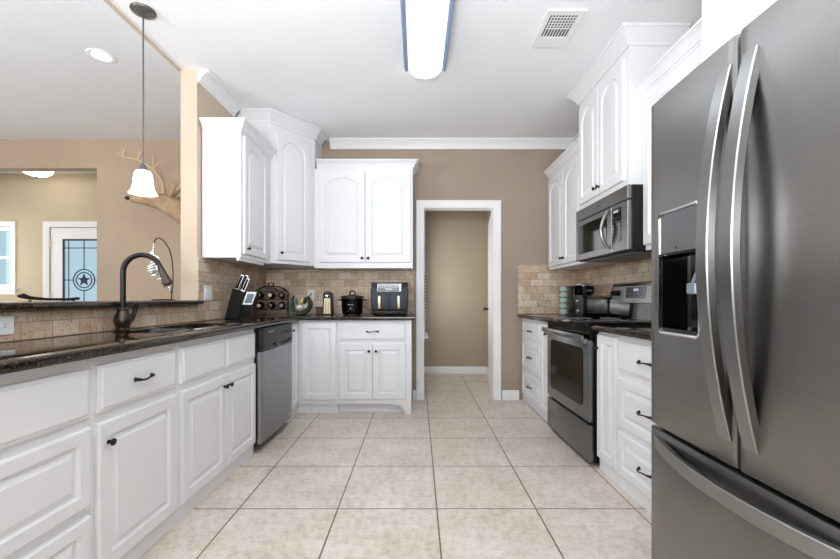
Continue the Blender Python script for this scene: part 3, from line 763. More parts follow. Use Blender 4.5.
b = MB(); b.box(.155, .163, .0035, .0045, 1.248, 1.256); b.build('dispenser_mark', 'slot_dark', tr, smooth=0)
# bowed flat-bar handles
def bar_handle(pts, wdir, wid, thk, parent, name='handle'):
    # pts: centre line; wdir: vector of flat width; section rectangle with small chamfer
    loops = []; n = len(pts); wd = Vector(wdir).normalized()
    for i in range(n):
        a = Vector(pts[max(0, i-1)]); b_ = Vector(pts[min(n-1, i+1)]); tg = (b_-a).normalized(); nn = tg.cross(wd).normalized()
        p = Vector(pts[i]); cc = .003
        sec = [(-wid/2+cc, -thk/2), (wid/2-cc, -thk/2), (wid/2, -thk/2+cc), (wid/2, thk/2-cc), (wid/2-cc, thk/2), (-wid/2+cc, thk/2), (-wid/2, thk/2-cc), (-wid/2, -thk/2+cc)]
        loops.append([tuple(p+wd*u+nn*v) for u, v in sec])
    return MB().rings(loops).build(name, 'steel_handle', parent)
for dr, hx in ((ld, c-.040), (rd, c+.044)):
    p = []
    for i in range(25):
        u = i/24; p.append((hx, .006-.062*(1-(2*u-1)**2), .712+.992*u))
    plabel(bar_handle(p, (1, 0, 0), .045, .024, dr), 'bowed flat stainless bar handle')
p = []
for i in range(29):
    u = i/28; p.append((.045+(W-.09)*u, .012-.066*(1-(2*u-1)**2), .585))
plabel(bar_handle(p, (0, 0, 1), .042, .020, fz), 'long bowed flat stainless bar handle')

# ------------------------------------------------------------------ ceiling fittings
t = thing('ceiling_light', 'long glowing fluorescent ceiling light with blue-grey side rails', 'ceiling light', (.055, 2.34, ZC))
LW = .113; prof = [(LW*math.cos(a*PI/14), -.02-.065*math.sin(a*PI/14)) for a in range(15)]
loops = []
for yy, s in ((-.61, .75), (-.60, .9), (-.58, 1), (.56, 1), (.585, .96), (.60, .88), (.612, .7)):
    loops.append([(x*s, yy, -.012+(z+.012)*s) for x, z in prof])
MB().rings(loops).build('lens', 'lens_glow', t)
MB().box(-.14, .14, -.60, .60, -.012, -.001).build('housing', 'trim_white', t, smooth=0)
for sg in (-1, 1):
    MB().prism([(sg*.1145, -.013), (sg*.146, -.013), (sg*.150, -.04), (sg*.142, -.066), (sg*.120, -.060)], -.60, .53, 'y', bev=.003, seg=1).build('side_rail', 'lamp_side', t)
t = thing('air_vent', 'white ceiling air vent grille near the tall cabinet', 'vent', (.872, 2.505, ZC))
b = MB()
for (x0, x1, y0, y1) in ((-.115, -.085, -.172, .172), (.085, .115, -.172, .172), (-.085, .085, -.172, -.133), (-.085, .085, .069, .172)): b.box(x0, x1, y0, y1, -.010, -.001)
b.build('frame', 'trim_white', t, smooth=0)
MB().box(-.085, .085, -.133, .069, -.004, -.0012).build('duct', 'slot_dark', t, smooth=0)
b = MB()
for k in range(9): b.prism([(-.076+k*.0185, -.009), (-.072+k*.0185, -.009), (-.064+k*.0185, -.0045), (-.068+k*.0185, -.0045)], -.133, .069, 'y')
for yy in (-.02,): b.box(-.08, .08, yy, yy+.010, -.0098, -.0088)
for yy in (-.115, -.09, -.065, -.042): b.box(-.08, .08, yy, yy+.006, -.0098, -.0088)
b.build('louvres', 'trim_white', t, smooth=0)
# pendant
t = thing('pendant_light', 'glass bell pendant light hanging over the bar ledge from a bronze canopy', 'pendant lamp', (-1.60, 2.345, 0))
MB().lathe([(0, ZC-.036), (.012, ZC-.035), (.03, ZC-.026), (.062, ZC-.012), (.066, ZC-.006), (.066, ZC-.001), (0, ZC-.001)], 28).build('canopy', 'pewter', t)
MB().tube([(0, 0, ZC-.031), (0, 0, 2.3), (0, 0, 1.87)], .0045, 8).build('cord', 'pewter', t)
MB().lathe([(0, 1.87), (.01, 1.868), (.016, 1.853), (.024, 1.834), (.024, 1.826), (0, 1.826)], 20).build('socket_cap', 'pewter', t)
MB().lathe([(0.0224, 1.8300), (0.0360, 1.8260), (0.0448, 1.8116), (0.0488, 1.7836), (0.0520, 1.7476), (0.0592, 1.7156), (0.0704, 1.6972), (0.0736, 1.6940), (0.0712, 1.6948), (0.0560, 1.7164), (0.0488, 1.7476), (0.0456, 1.7836), (0.0400, 1.8116), (0.0224, 1.8252)], 30).build('shade', 'shade_glow', t)
# recessed light
rx, ry = -2.6, 0
Yr = (ZLC-CAMH)*402/(297.5-55.5); Xr = (101-417.5)*Yr/402
t = thing('recessed_light', 'round recessed downlight in the living room ceiling', 'downlight', (Xr, Yr, ZLC))
MB().lathe([(.055, -.001), (.055, -.004), (.068, -.009), (.082, -.006), (.085, -.001)], 28).build('trim_ring', 'trim_white', t)
MB().lathe([(0, -.005), (.035, -.0045), (.054, -.002), (.054, -.001), (0, -.001)], 24).build('bulb', 'can_glow', t)
# entry dome
t = thing('dome_light', 'glowing glass dome ceiling light in the entry by the front door', 'ceiling light', (-4.86, 5.13, ZLC))
MB().lathe([(.0, -.001), (.12, -.001), (.13, -.05), (.11, -.058), (0, -.058)], 28).build('pan', 'pewter', t)
MB().lathe([(.165, -.06), (.155, -.09), (.12, -.122), (.07, -.142), (.02, -.15), (0, -.151)], 28).build('shade', 'dome_glow', t)
MB().lathe([(0, -.178), (.01, -.172), (.013, -.162), (.008, -.15), (.0, -.148)], 12).build('finial', 'pewter', t)

# ------------------------------------------------------------------ doors and windows
# hall door, swung open against the hall's right wall
t = thing('door_1', 'x', 'x', (.846, YW+.126, 0), math.radians(90-8.5)); del t['label'], t['category']; t['kind'] = 'structure'
lf = raised_door(0, .745, .012, 2.03, 0, .11, .035); o = lf.build('door_leaf', 'trim_white', t); 
b = MB(); 
for yy, sg in ((-.001, -1), (.036, 1)): b.tube([(.69, yy, .945), (.69, yy+sg*.02, .945), (.69, yy+sg*.03, .945), (.69, yy+sg*.05, .945), (.69, yy+sg*.06, .945)], [.02, .01, .012, .027, .015], 14)
b.build('door_knob', 'bronze', t)
t.rotation_euler = (0, 0, math.radians(90-7.5))
# hall window on the left with blinds: casing, sill, slats
t = thing('window_4', 'x', 'x', (.046, 0, 0)); del t['label'], t['category']; t['kind'] = 'structure'
b = MB(); b.box(0, .018, 4.62, 5.15, 1.99, 2.07); b.box(0, .018, 4.55, 4.62, .66, 2.07); b.box(0, .018, 5.15, 5.22, .66, 2.07); b.build('window_casing', 'trim_white', t, smooth=0)
MB().box(0, .075, 4.52, 5.02, .625, .655, .004, 1).build('window_sill', 'trim_white', t)
b = MB()
for k in range(40): b.box(.02, .046, 4.63, 5.0, .67+k*.0385, .676+k*.0385)
b.build('window_blind', 'blind_white', t, smooth=0)
# front door
t = thing('door_2', 'x', 'x', (0, 0, 0)); del t['label'], t['category']; t['kind'] = 'structure'
gx0, gx1, gz0, gz1 = -4.86, -4.30, .25, 1.89
b = MB(); b.box(EDX0+.004, gx0, YE+.01, YE+.05, .01, 2.045); b.box(gx1, EDX1-.004, YE+.01, YE+.05, .01, 2.045); b.box(gx0, gx1, YE+.01, YE+.05, .01, gz0); b.box(gx0, gx1, YE+.01, YE+.05, gz1, 2.045)
b.build('door_leaf', 'trim_white', t, smooth=0)
b = MB(); fwid = .022
for (a0, a1, c0_, c1_) in ((gx0, gx0+fwid, gz0, gz1), (gx1-fwid, gx1, gz0, gz1), (gx0+fwid, gx1-fwid, gz0, gz0+fwid), (gx0+fwid, gx1-fwid, gz1-fwid, gz1)): b.box(a0, a1, YE+.002, YE+.012, c0_, c1_)
b.build('glass_bead', 'came', t, smooth=0)
MB().box(gx0, gx1, YE+.028, YE+.034, gz0, gz1).build('glass_pane', 'window_glass', t, smooth=0)
cx, cz = (gx0+gx1)/2, 1.33
b = MB()
for rr in (.145, .105): b.tube([(cx+rr*math.cos(a*PI/18), YE+.022, cz+rr*math.sin(a*PI/18)) for a in range(36)], .0075, 6, closed=True)
st = []
for k in range(10):
    r_ = .088 if k % 2 == 0 else .036; a = PI/2+k*PI/5; st.append((cx+r_*math.cos(a), cz+r_*math.sin(a)))
b.prism(st, YE+.015, YE+.027, 'y')
for (x0, z0, x1, z1) in ((gx0+.07, gz0, gx0+.07, gz1), (gx1-.07, gz0, gx1-.07, gz1), (gx0, gz1-.12, gx1, gz1-.12), (gx0, gz0+.12, gx1, gz0+.12), (gx0, cz, cx-.145, cz), (cx+.145, cz, gx1, cz), (cx, cz+.145, cx, gz1), (cx, gz0, cx, cz-.145)):
    b.tube([(x0, YE+.022, z0), (x1, YE+.022, z1)], .006, 6)
plabel(b.build('star_leading', 'came', t), 'dark leaded lines with a star inside two rings')
b = MB()
for zz in (.3, 1.05, 1.78): b.box(EDX0-.002, EDX0+.014, YE-.006, YE+.0005, zz, zz+.1)
b.build('hinge', 'champagne', t, smooth=0)
# entry window
t = thing('window_1', 'x', 'x', (0, 0, 0)); del t['label'], t['category']; t['kind'] = 'structure'
wx0, wx1, wz0, wz1 = -6.45, -5.55, 1.22, 2.06
b = MB()
for (a0, a1, c0_, c1_) in ((wx0-.06, wx0, wz0, wz1), (wx1, wx1+.06, wz0, wz1), (wx0-.06, wx1+.06, wz1, wz1+.07)): b.box(a0, a1, YE-.02, YE-.001, c0_, c1_)
b.build('window_casing', 'trim_white', t, smooth=0)
b = MB(); b.box(wx0-.09, wx1+.09, YE-.05, YE-.001, wz0-.03, wz0); b.box(wx0-.06, wx1+.06, YE-.018, YE-.001, wz0-.09, wz0-.03); b.build('window_sill', 'trim_white', t, smooth=0)
b = window_frame('f', wx0, wx1, YE+.06, wz0, wz1, 1, 2, .04); b.build('window_sash', 'trim_white', t, smooth=0)
MB().box(wx0+.04, wx1-.04, YE+.056, YE+.062, wz0+.04, wz1-.04).build('window_pane', 'window_glass', t, smooth=0)

# ------------------------------------------------------------------ outlets
def outlet(label, loc, rz, w=.072, h=.115, horiz=False, kind='outlet', gangs=1):
    t = thing(kind, label, kind, loc, rz)
    if horiz: w, h = .115, .072
    MB().box(-w/2, w/2, -.006, -.0005, -h/2, h/2, .002, 1).build('plate', 'outlet_white', t)
    b = MB(); s = MB()
    if kind == 'outlet':
        for q_ in (-1, 1):
            cx_, cz_ = (q_*.02, 0) if horiz else (0, q_*.02)
            b.box(cx_-.014, cx_+.014, -.0078, -.006, cz_-.014, cz_+.014)
            if horiz: s.box(cx_-.005, cx_+.003, -.0085, -.0077, cz_-.006, cz_-.004); s.box(cx_-.005, cx_+.003, -.0085, -.0077, cz_+.004, cz_+.006)
            else: s.box(cx_-.006, cx_-.004, -.0085, -.0077, cz_-.003, cz_+.006); s.box(cx_+.004, cx_+.006, -.0085, -.0077, cz_-.003, cz_+.006)
            s.build('slot', 'slot_dark', t, smooth=0); b.build('socket', 'outlet_white', t, smooth=0); b = MB(); s = MB()
    else:
        for k in range(gangs):
            cx_ = (k-(gangs-1)/2)*.046
            b.box(cx_-.016, cx_+.016, -.009, -.006, -.033, .033, .001, 1)
        b.build('rocker', 'outlet_white', t)
    return t
outlet('white sideways outlet on the tiled half wall near the left edge', (XL+T, 1.545, .98), PI/2, horiz=True)
outlet('white double light switch on the left tile below the plain cabinet end', (XL+T, 3.09, 1.125), PI/2, w=.118, h=.118, kind='switch', gangs=2)
outlet('white outlet on the left tile behind the knife block', (XL+T, 3.72, 1.115), PI/2)
outlet('white outlet on the far tile behind the green bowl', (-1.137, YW-T, 1.115), 0)

# ------------------------------------------------------------------ things on the left and far counter
ZT = .9155
# knife block
KB = thing('knife_block', 'slanted black wooden knife block on the counter in front of the left tile', 'knife block', (-1.49, 3.33, ZT), 0)
MB().prism([(-.085, 0), (.03, 0), (.095, .195), (.075, .215), (-.02, .245)], -.055, .055, 'y', bev=.004, seg=1).build('block', 'black_matte', KB)
MB().prism([(.031, 0), (.075, 0), (.075, .09), (.061, .09)], -.05, .05, 'y').build('stand', 'black_plastic', KB, smooth=0)
lean = Vector((.10, 0, .235)).normalized(); nrm = Vector((lean.z, 0, -lean.x))
kn_lab = ['leftmost knife in the block with thick black riveted handle', 'second knife from the left in the block with steel edged handle', 'third knife from the left in the block, tallest with steel edged handle', 'rightmost knife at the front of the block with steel edged handle']
for i, (u, v, L_) in enumerate(((.000, .02, .115), (.024, -.025, .118), (.05, -.0, .122), (.078, -.03, .105))):
    base = Vector((-1.49-.018+u, 3.33+v, ZT+.247-.29*u+.004))
    t = thing('kitchen_knife', kn_lab[i], 'knife', tuple(base), 0, 'knives in the knife block')
    M = Matrix((( nrm.x, 0, lean.x, 0), (0, 1, 0, 0), (nrm.z, 0, lean.z, 0), (0, 0, 0, 1)))
    b = MB(); b.M = M; b.box(-.010, .010, -.007, .007, .004, L_, .004, 2); b.build('handle', 'black_plastic', t)
    b = MB(); b.M = M; b.box(-.0115, -.0102, -.0072, .0072, .004, L_-.004); b.box(.0102, .0125, -.0075, .0075, .004, L_-.004); b.box(-.011, .0125, -.0075, .0075, L_, L_+.006); b.box(-.011, .0125, -.008, .008, -.002, .0035); b.build('bolster', 'chrome' if i else 'black_plastic', t, smooth=0)
# small display leaning beside the block
t = thing('photo_frame', 'small white framed display leaning on the stand beside the knife block', 'display', (-1.380, 3.26, ZT), 0)
M = Matrix.Translation((.0, 0, .115)) @ Matrix(((1, 0, .35, 0), (0, 1, 0, 0), (0, 0, 1, 0), (0, 0, 0, 1)))
b = MB(); b.M = M; b.box(-.040, .040, -.006, .006, .0, .105, .003, 1); b.build('frame', 'outlet_white', t)
b = MB(); b.M = M; b.box(-.026, .03, -.0072, -.0062, .015, .09); b.build('screen', 'tablet_face', t, smooth=0)
b = MB(); b.box(-.024, .022, -.004, .02, .0, .113); b.build('foot', 'black_plastic', t, smooth=0)
# wine rack
WX, WY = -1.425, 3.93
t = thing('wine_rack', 'arched wrought iron wine rack with scrolled top standing in the tiled corner', 'wine rack', (WX, WY, ZT), 0.2)
def arch_pts(y, hw=.15, zs=.21, ry=.075):
    return [(-hw, y, .008), (-hw, y, .1), (-hw, y, zs)]+[(hw*math.cos(PI-PI*k/14), y, zs+ry*math.sin(PI*k/14)) for k in range(1, 14)]+[(hw, y, zs), (hw, y, .1), (hw, y, .008)]
for y in (-.05, .07):
    MB().tube(arch_pts(y), .0045, 8).build('frame', 'iron', t)
b = MB()
for y in (-.05, .07):
    b.tube([(-.055+.055*(1-math.cos(PI*k/12)), y, .215+.055*math.sin(PI*k/12)) for k in range(13)], .0035, 6)
    for z in (.058, .155, .238): b.tube([(-.15, y, z), (.15, y, z)], .003, 6)
for z in (.058, .155):
    for x in (-.15, -.05, .05, .15): b.tube([(x, -.05, z), (x, .07, z)], .003, 6)
b.build('shelf_wire', 'iron', t)
b = MB()
for sg in (-1, 1):
    b.tube([(sg*(.012+.03*k/16)*1.0+sg*.012*math.sin(k*.5), -.05, .285+.03*math.sin(k*PI/10)) for k in range(17)], .0035, 6)
b.tube([(-.03, -.05, .285), (-.015, -.05, .31), (0, -.05, .325), (.015, -.05, .31), (.03, -.05, .285)], .0035, 6)
b.build('scroll', 'iron', t)
blab = [('upper row left dark wine bottle in the iron rack', 'foil_black'), ('upper row middle wine bottle with cream cap in the iron rack', 'foil_cream'), ('upper row right wine bottle with red foil in the iron rack', 'foil_red'),
        ('lower row left wine bottle with cream foil in the iron rack', 'foil_cream'), ('lower row middle wine bottle with dark red foil in the iron rack', 'foil_red'), ('lower row right wine bottle with grey foil in the iron rack', 'foil_grey')]
c02, s02 = math.cos(.2), math.sin(.2)
for i, (lab, fo) in enumerate(blab):
    lx = (-.1, 0, .1)[i % 3]; lz = (.1955, .0985)[i//3]
    t2 = thing('wine_bottle', lab, 'wine bottle', (WX+c02*lx-s02*.0, WY+s02*lx, ZT+lz), .2, 'wine bottles in the rack')
    MB().lathe([(0, .12), (.034, .118), (.037, .11), (.037, -.02), (.034, -.045), (.02, -.07), (.0145, -.085), (.0135, -.09), (0, -.0905)], 18, (0, 0, 0), 'y').build('bottle_body', 'bottle_dark', t2)
    MB().lathe([(.0138, -.0895), (.0155, -.092), (.0155, -.10), (.0165, -.103), (.0165, -.118), (.0, -.12)], 16, (0, 0, 0), 'y').build('capsule', fo, t2)
# green crescent bowl and what lies in it
GX, GY = -1.145, 3.95
t = thing('crescent_bowl', 'green glass crescent shaped bowl on the counter beside the wine rack', 'bowl', (GX, GY, ZT), 0)
ro, n = .105, 24; loops = []
for i in range(n+1):
    a = math.radians(128+(408-128)*i/n); tpr = math.sin(PI*i/n)**.6
    th = .004+.030*tpr; ri = ro-th; dep = .012+.048*tpr
    ca, sa = math.cos(a), math.sin(a)
    loops.append([(ro*ca, -dep, .112+ro*sa), (ro*ca*1.02, 0, .112+ro*1.0*sa), (ro*ca, dep, .112+ro*sa), (ri*ca, dep*.9, .112+ri*sa), (ri*ca, -dep*.9, .112+ri*sa)])
MB().rings(loops).build('crescent', 'bowl_green', t, smooth=60)
MB().lathe([(0, 0), (.05, 0), (.055, .004), (.045, .010), (.02, .0125), (0, .0125)], 20).build('foot', 'bowl_green', t)
def blob(name, label, cat, loc, r, mt, sx=1, sy=1, sz=1, leaf=False):
    b = MB(); prof = [(r*math.sin(PI*k/10), -r*math.cos(PI*k/10)*sz) for k in range(11)]; b.lathe(prof, 16, (0, 0, 0), 'z', sx, sy)
    o = b.build(name, mt, None, 60, loc); return tag(o, label, cat)
blob('onion', 'pale yellow onion on top inside the green crescent bowl', 'onion', (GX+.012, GY, ZT+.135), .030, 'fruit_yellow')
blob('garlic_bulb', 'cream garlic bulb low in the middle of the green bowl', 'garlic', (GX-.012, GY-.02, ZT+.078), .034, 'fruit_cream', 1.1, .8, .8)
blob('garlic_bulb', 'white garlic bulb at the right inside the green bowl', 'garlic', (GX+.045, GY, ZT+.092), .026, 'paper_white', 1, .8, 1)
o = MB().prism([(-.032, .0), (.026, -.012), (.0, .07)], -.008, .008, 'y', bev=.003, seg=1).build('napkin', 'teal_cloth', None, 35, (GX-.045, GY, ZT+.105)); tag(o, 'folded teal napkin peak at the left of the green bowl', 'napkin')
t = thing('pepper', 'dark green pepper with long stem leaning out right of the green bowl', 'pepper', (GX+.072, GY-.055, ZT+.15), 0)
MB().tube([(-.03, 0, -.035), (-.015, 0, -.01), (-.005, 0, .015), (.008, 0, .028)], [.012, .02, .02, .008], 12).build('pepper_body', 'leaf_dark', t)
MB().tube([(.006, 0, .026), (.03, 0, .045), (.05, 0, .062)], [.006, .005, .006], 8).build('stem', 'leaf_dark', t)
# small brown box
t = thing('wooden_box', 'small reddish brown box behind the bowl and can opener', 'box', (-.99, 4.12, ZT)); MB().box(-.045, .045, -.03, .03, 0, .06, .002, 1).build('box_body', 'wood_box', t); MB().box(-.047, .047, -.032, .032, .0605, .08, .002, 1).build('lid', 'wood_box', t)
# electric can opener
t = thing('can_opener', 'upright electric can opener with shiny tan metal front between bowl and slow cooker', 'can opener', (-.885, 3.98, ZT))
MB().prism([(-.048, 0), (.048, 0), (.040, .22), (-.040, .22)], -.045, .05, 'y', bev=.006, seg=2).build('body', 'black_plastic', t)
b = MB(); 
for x0, x1, x2, x3 in ((-.034, -.014, -.012, -.028), (-.010, .010, .009, -.009), (.014, .034, .028, .012)): b.prism([(x0, .015), (x1, .015), (x2, .168), (x3, .168)], -.048, -.0455, 'y')
b.build('front_panel', 'champagne', t, smooth=0)
MB().lathe([(0, -.066), (.012, -.064), (.02, -.056), (.022, -.046), (.0, -.0455)], 18, (0, 0, .19), 'y').build('cutter_wheel', 'chrome', t)
MB().box(-.03, .03, -.06, .01, .2205, .234, .004, 1).build('lever', 'pewter', t)
# slow cooker
t = thing('slow_cooker', 'round black slow cooker with looped lid handle beside the air fryer', 'slow cooker', (-.645, 3.98, ZT))
MB().lathe([(0, .012), (.092, .012), (.098, .02), (.104, .06), (.108, .15), (.110, .16), (.106, .163), (0, .163)], 32, sy=.9).build('body', 'black_gloss', t)
MB().lathe([(.111, .164), (.114, .168), (.112, .176), (.104, .177), (0, .177)], 32, sy=.9).build('crock_rim', 'black_gloss', t)
MB().lathe([(.112, .178), (.118, .181), (.117, .186), (.09, .194), (.04, .204), (0, .206)], 32, sy=.9).build('lid', 'glass_dark', t)
MB().tube([(-.026, 0, .202), (-.026, 0, .222), (-.016, 0, .236), (0, 0, .241), (.016, 0, .236), (.026, 0, .222), (.026, 0, .202)], .007, 8).build('lid_handle', 'black_plastic', t)
for sg in (-1, 1):
    MB().tube([(sg*.104, -.03, .15), (sg*.132, -.022, .152), (sg*.138, 0, .152), (sg*.132, .022, .152), (sg*.104, .03, .15)], .007, 8).build('side_handle', 'black_plastic', t)
k = MB().lathe([(0, -.119), (.014, -.117), (.016, -.108), (.016, -.094), (0, -.093)], 18, (0, 0, .062), 'y').build('knob', 'black_plastic', t)
MB().box(-.0025, .0025, -.1205, -.1192, .062, .076).build('pointer', 'mark_light', k, smooth=0)
b = MB(); b.box(-.03, .03, -.0985, -.094, .10, .109); b.box(-.028, -.022, -.0965, -.091, .04, .044); b.box(.022, .028, -.0965, -.091, .04, .044); b.build('legend', 'mark_grey', t, smooth=0)
for sx, sy in ((-1, -1), (1, -1), (-1, 1), (1, 1)): MB().lathe([(0, 0), (.009, 0), (.011, .0115), (0, .0115)], 10, (sx*.06, sy*.055, 0)).build('foot', 'black_plastic', t)
MB().tube([(.108, .02, .08), (.125, .03, .085), (.145, .04, .07), (.16, .06, .045), (.17, .09, .012), (.172, .13, .006)], .0035, 8).build('cord', 'cord_black', t)
# dual basket air fryer
t = thing('air_fryer', 'charcoal dual basket air fryer with two pale handles on the far counter', 'air fryer', (-.27, 3.935, ZT)); AW = .178
MB().box(-AW+.006, AW-.006, -.10, .20, .012, .05, .01, 2).build('base', 'black_plastic', t)
MB().box(-AW, AW, -.10, .21, .0505, .27, .012, 3).build('housing', 'charcoal', t)
MB().box(-AW+.004, AW-.004, -.095, .20, .2705, .312, .008, 2).build('upper_housing', 'charcoal_dark', t)
MB().box(-AW-.003, AW+.003, -.10, .20, .3125, .326, .005, 2).build('top_plate', 'pewter', t)
cp = MB().box(-.118, .118, -.108, -.096, .228, .308, .004, 1).build('control_panel', 'steel', t)
MB().box(-.110, .098, -.1105, -.1082, .234, .302).build('display', 'display_blue', cp, smooth=0)
MB().box(-.035, .03, -.1125, -.1107, .246, .262).build('clock_readout', 'mark_light', cp, smooth=0)
MB().box(-.02, .02, -.1125, -.1107, .288, .296).build('badge', 'mark_light', cp, smooth=0)
for xx in (-.098, .045):
    b = MB()
    for k in range(4): b.box(xx+k*.014, xx+.008+k*.014, -.1125, -.1107, .25, .256)
    b.build('key_row', 'mark_grey', cp, smooth=0)
for sg in (-1, 1):
    bk = MB().box(sg*.003, sg*(AW-.008), -.112, -.1005, .06, .21, .005, 2).build('basket', 'charcoal', t)
    plabel(MB().box(sg*.092-.012, sg*.092+.012, -.135, -.1125, .07, .19, .005, 2).build('handle', 'champagne', bk), 'pale champagne basket handle')
for sg in (-1, 1):
    b = MB()
    for k in range(5): b.box(sg*.13, sg*.165, -.0975, -.0955, .245+k*.011, .25+k*.011)
    b.build('side_grille', 'slot_dark', t, smooth=0)
for sx, sy in ((-1, -.08), (1, -.08), (-1, .17), (1, .17)): MB().lathe([(0, 0), (.012, 0), (.013, .0115), (0, .0115)], 10, (sx*.14, sy, 0)).build('foot', 'black_plastic', t)
MB().tube([(.17, .15, .03), (.2, .16, .025), (.215, .14, .012), (.21, .06, .006)], .0035, 8).build('cord', 'cord_black', t)

# ------------------------------------------------------------------ things on the right counter
# pod tower
PX, PY = 1.446, 3.93
t = thing('pod_rack', 'slim wire coffee pod tower at the left of the coffee maker', 'pod rack', (PX, PY, ZT))
MB().lathe([(0, 0), (.06, 0), (.062, .006), (.058, .01), (0, .011)], 24).build('base', 'chrome', t)
b = MB()
for x in (-.052, 0, .052): b.tube([(x, .03, .01), (x, .03, .29)], .003, 6)
for k in range(6): b.tube([(-.052, .03, .012+k*.055), (.052, .03, .012+k*.055)], .0025, 6)
b.build('wire_frame', 'chrome', t)
ordn = ['top', 'second', 'third', 'fourth', 'lowest']
pod0 = None
for k in range(5):
    for sgi, sg in enumerate((-1, 1)):
        lab = f'teal and white coffee pod, {ordn[k]} row {"left" if sg < 0 else "right"} in the pod tower'
        lo = (PX+sg*.027, PY+.012, ZT+.041+(4-k)*.055)
        if pod0 is None:
            pod0 = thing('coffee_pod', lab, 'coffee pod', lo, 0, 'coffee pods in the tower'); pod0.rotation_euler = (.25, 0, 0)
            MB().lathe([(.0235, -.012), (.0215, -.010), (.017, .012), (0, .0125)], 18, (0, 0, 0), 'y').build('cup', 'pod_teal', pod0)
            MB().lathe([(0, -.0145), (.016, -.0145), (.0255, -.0135), (.0255, -.0122), (0, -.0122)], 18, (0, 0, 0), 'y').build('lid', 'pod_white', pod0)
        else:
            c_ = copy_tree(pod0); c_.location = lo; c_['label'] = lab
# coffee maker
t = thing('coffee_maker', 'black pod coffee maker with round silver lid behind the toaster', 'coffee maker', (1.54, 3.73, ZT))
MB().box(-.10, .10, -.12, .13, 0, .02, .006, 2).build('base', 'black_plastic', t)
MB().box(-.115, -.055, -.07, .13, .0205, .285, .01, 2).build('water_tank', 'black_gloss', t)
MB().box(-.054, .095, .03, .13, .0205, .20, .01, 2).build('column', 'black_plastic', t)
MB().lathe([(0, .2005), (.07, .2005), (.08, .21), (.082, .275), (.078, .279), (0, .279)], 28, (.02, .02, 0)).build('brew_head', 'black_gloss', t)
MB().lathe([(.0, .2795), (.084, .2795), (.085, .29), (.078, .302), (.05, .309), (0, .311)], 28, (.02, .02, 0)).build('lid', 'chrome', t)
MB().box(0.0, .05, -.064, -.061, .232, .244).build('mark', 'mark_grey', t, smooth=0)
# toaster
t = thing('toaster', 'long black and brushed steel toaster on the counter left of the range controls', 'toaster', (1.525, 3.475, ZT))
sec = rrect(-.085, .085, .012, .19, .035, 5)
MB().prism(sec, -.095, .125, 'x').build('shell', 'steel_toaster', t)
MB().prism(rrect(-.088, .088, .010, .194, .037, 5), -.13, -.0955, 'x', bev=.006, seg=2).build('end_cap', 'black_plastic', t)
MB().prism(rrect(-.088, .088, .010, .194, .037, 5), .1255, .155, 'x', bev=.006, seg=2).build('end_cap', 'black_plastic', t)
for ya, yb in ((-.035, -.012), (.012, .035)): MB().box(-.08, .11, ya, yb, .1895, .1912).build('slot', 'dark_recess', t, smooth=0)
MB().box(-.158, -.1305, -.03, -.002, .135, .152, .004, 2).build('lever', 'chrome', t)
MB().lathe([(0, -.150), (.014, -.149), (.017, -.14), (.017, -.1305), (0, -.130)], 16, (0, -.02, .06), 'x').build('dial', 'chrome', t)
for sx, sy in ((-.1, -.06), (.12, -.06), (-.1, .06), (.12, .06)): MB().lathe([(0, 0), (.01, 0), (.01, .0105), (0, .0105)], 10, (sx, sy, 0)).build('foot', 'black_plastic', t)

# ------------------------------------------------------------------ living room side
# hooked stand with hanging silver ornament on the ledge
t = thing('ornament_stand', 'dark curved hook stand at the right end of the bar ledge', 'ornament stand', (-1.75, 2.80, 1.0715), 0)
MB().lathe([(0, 0), (.05, 0), (.052, .004), (.045, .007), (0, .008)], 24, (-.02, 0, 0), 'z', 1.5, 1).build('base', 'iron', t)
MB().tube([(.035, 0, .006), (.045, 0, .1), (.048, 0, .2), (.04, 0, .29), (.02, 0, .36), (-.015, 0, .412), (-.05, 0, .435), (-.075, 0, .425), (-.085, 0, .40)], .004, 8).build('hook', 'iron', t)
t = thing('hanging_ornament', 'silver leafy metal ornament hanging from the curved hook stand', 'ornament', (-1.835, 2.80, 1.47), 0)
MB().tube([(0, 0, -.002), (-.004, 0, -.03), (-.006, 0, -.065)], .002, 6).build('chain', 'silver_orn', t)
b = MB(); rnd = random.Random(3)
for k in range(40):
    u = k/39; a = rnd.uniform(0, 2*PI); rr = .014+.036*math.sin(PI*min(1, u*1.1))
    p0 = Vector((-.006+.12*u*u, 0, -.05-.28*u)); d_ = Vector((math.cos(a)*rr, math.sin(a)*rr*.7, -.015))
    b.tube([p0, p0+d_*.6, p0+d_*1.2], [.003, .010, .002], 6, flat=(1, .35))
b.tube([(-.006, 0, -.06), (.025, 0, -.19), (.11, 0, -.33)], .004, 6)
b.build('ornament_leaves', 'silver_orn', t)
# bar stool whose back rail shows over the ledge
t = thing('bar_stool', 'dark iron bar stool whose curved back rail shows above the ledge', 'bar stool', (-2.48, 2.53, 0), 0)
MB().lathe([(0, .70), (.17, .70), (.185, .715), (.185, .74), (.17, .755), (0, .76)], 28).build('seat', 'leather_brown', t)
for sx, sy in ((-1, -1), (1, -1), (-1, 1), (1, 1)): MB().tube([(sx*.12, sy*.12, .70), (sx*.16, sy*.16, .35), (sx*.19, sy*.19, .005)], .011, 8).build('leg', 'iron', t)
MB().tube([(.175*math.cos(a*PI/12), .175*math.sin(a*PI/12), .3) for a in range(24)], .008, 8, closed=True).build('foot_ring', 'iron', t)
for sy in (-.15, .15): MB().tube([(.12, sy*.9, .74), (.17, sy, .88), (.185, sy, 1.075)], .008, 8).build('back_post', 'iron', t)
MB().tube([(.175, -.21, 1.098), (.18, -.185, 1.10), (.185, -.15, 1.088), (.19, -.05, 1.079), (.19, .1, 1.078), (.185, .18, 1.083), (.18, .2, 1.083)], [.008, .016, .011, .008, .008, .010, .008], 10).build('back_rail', 'iron', t)
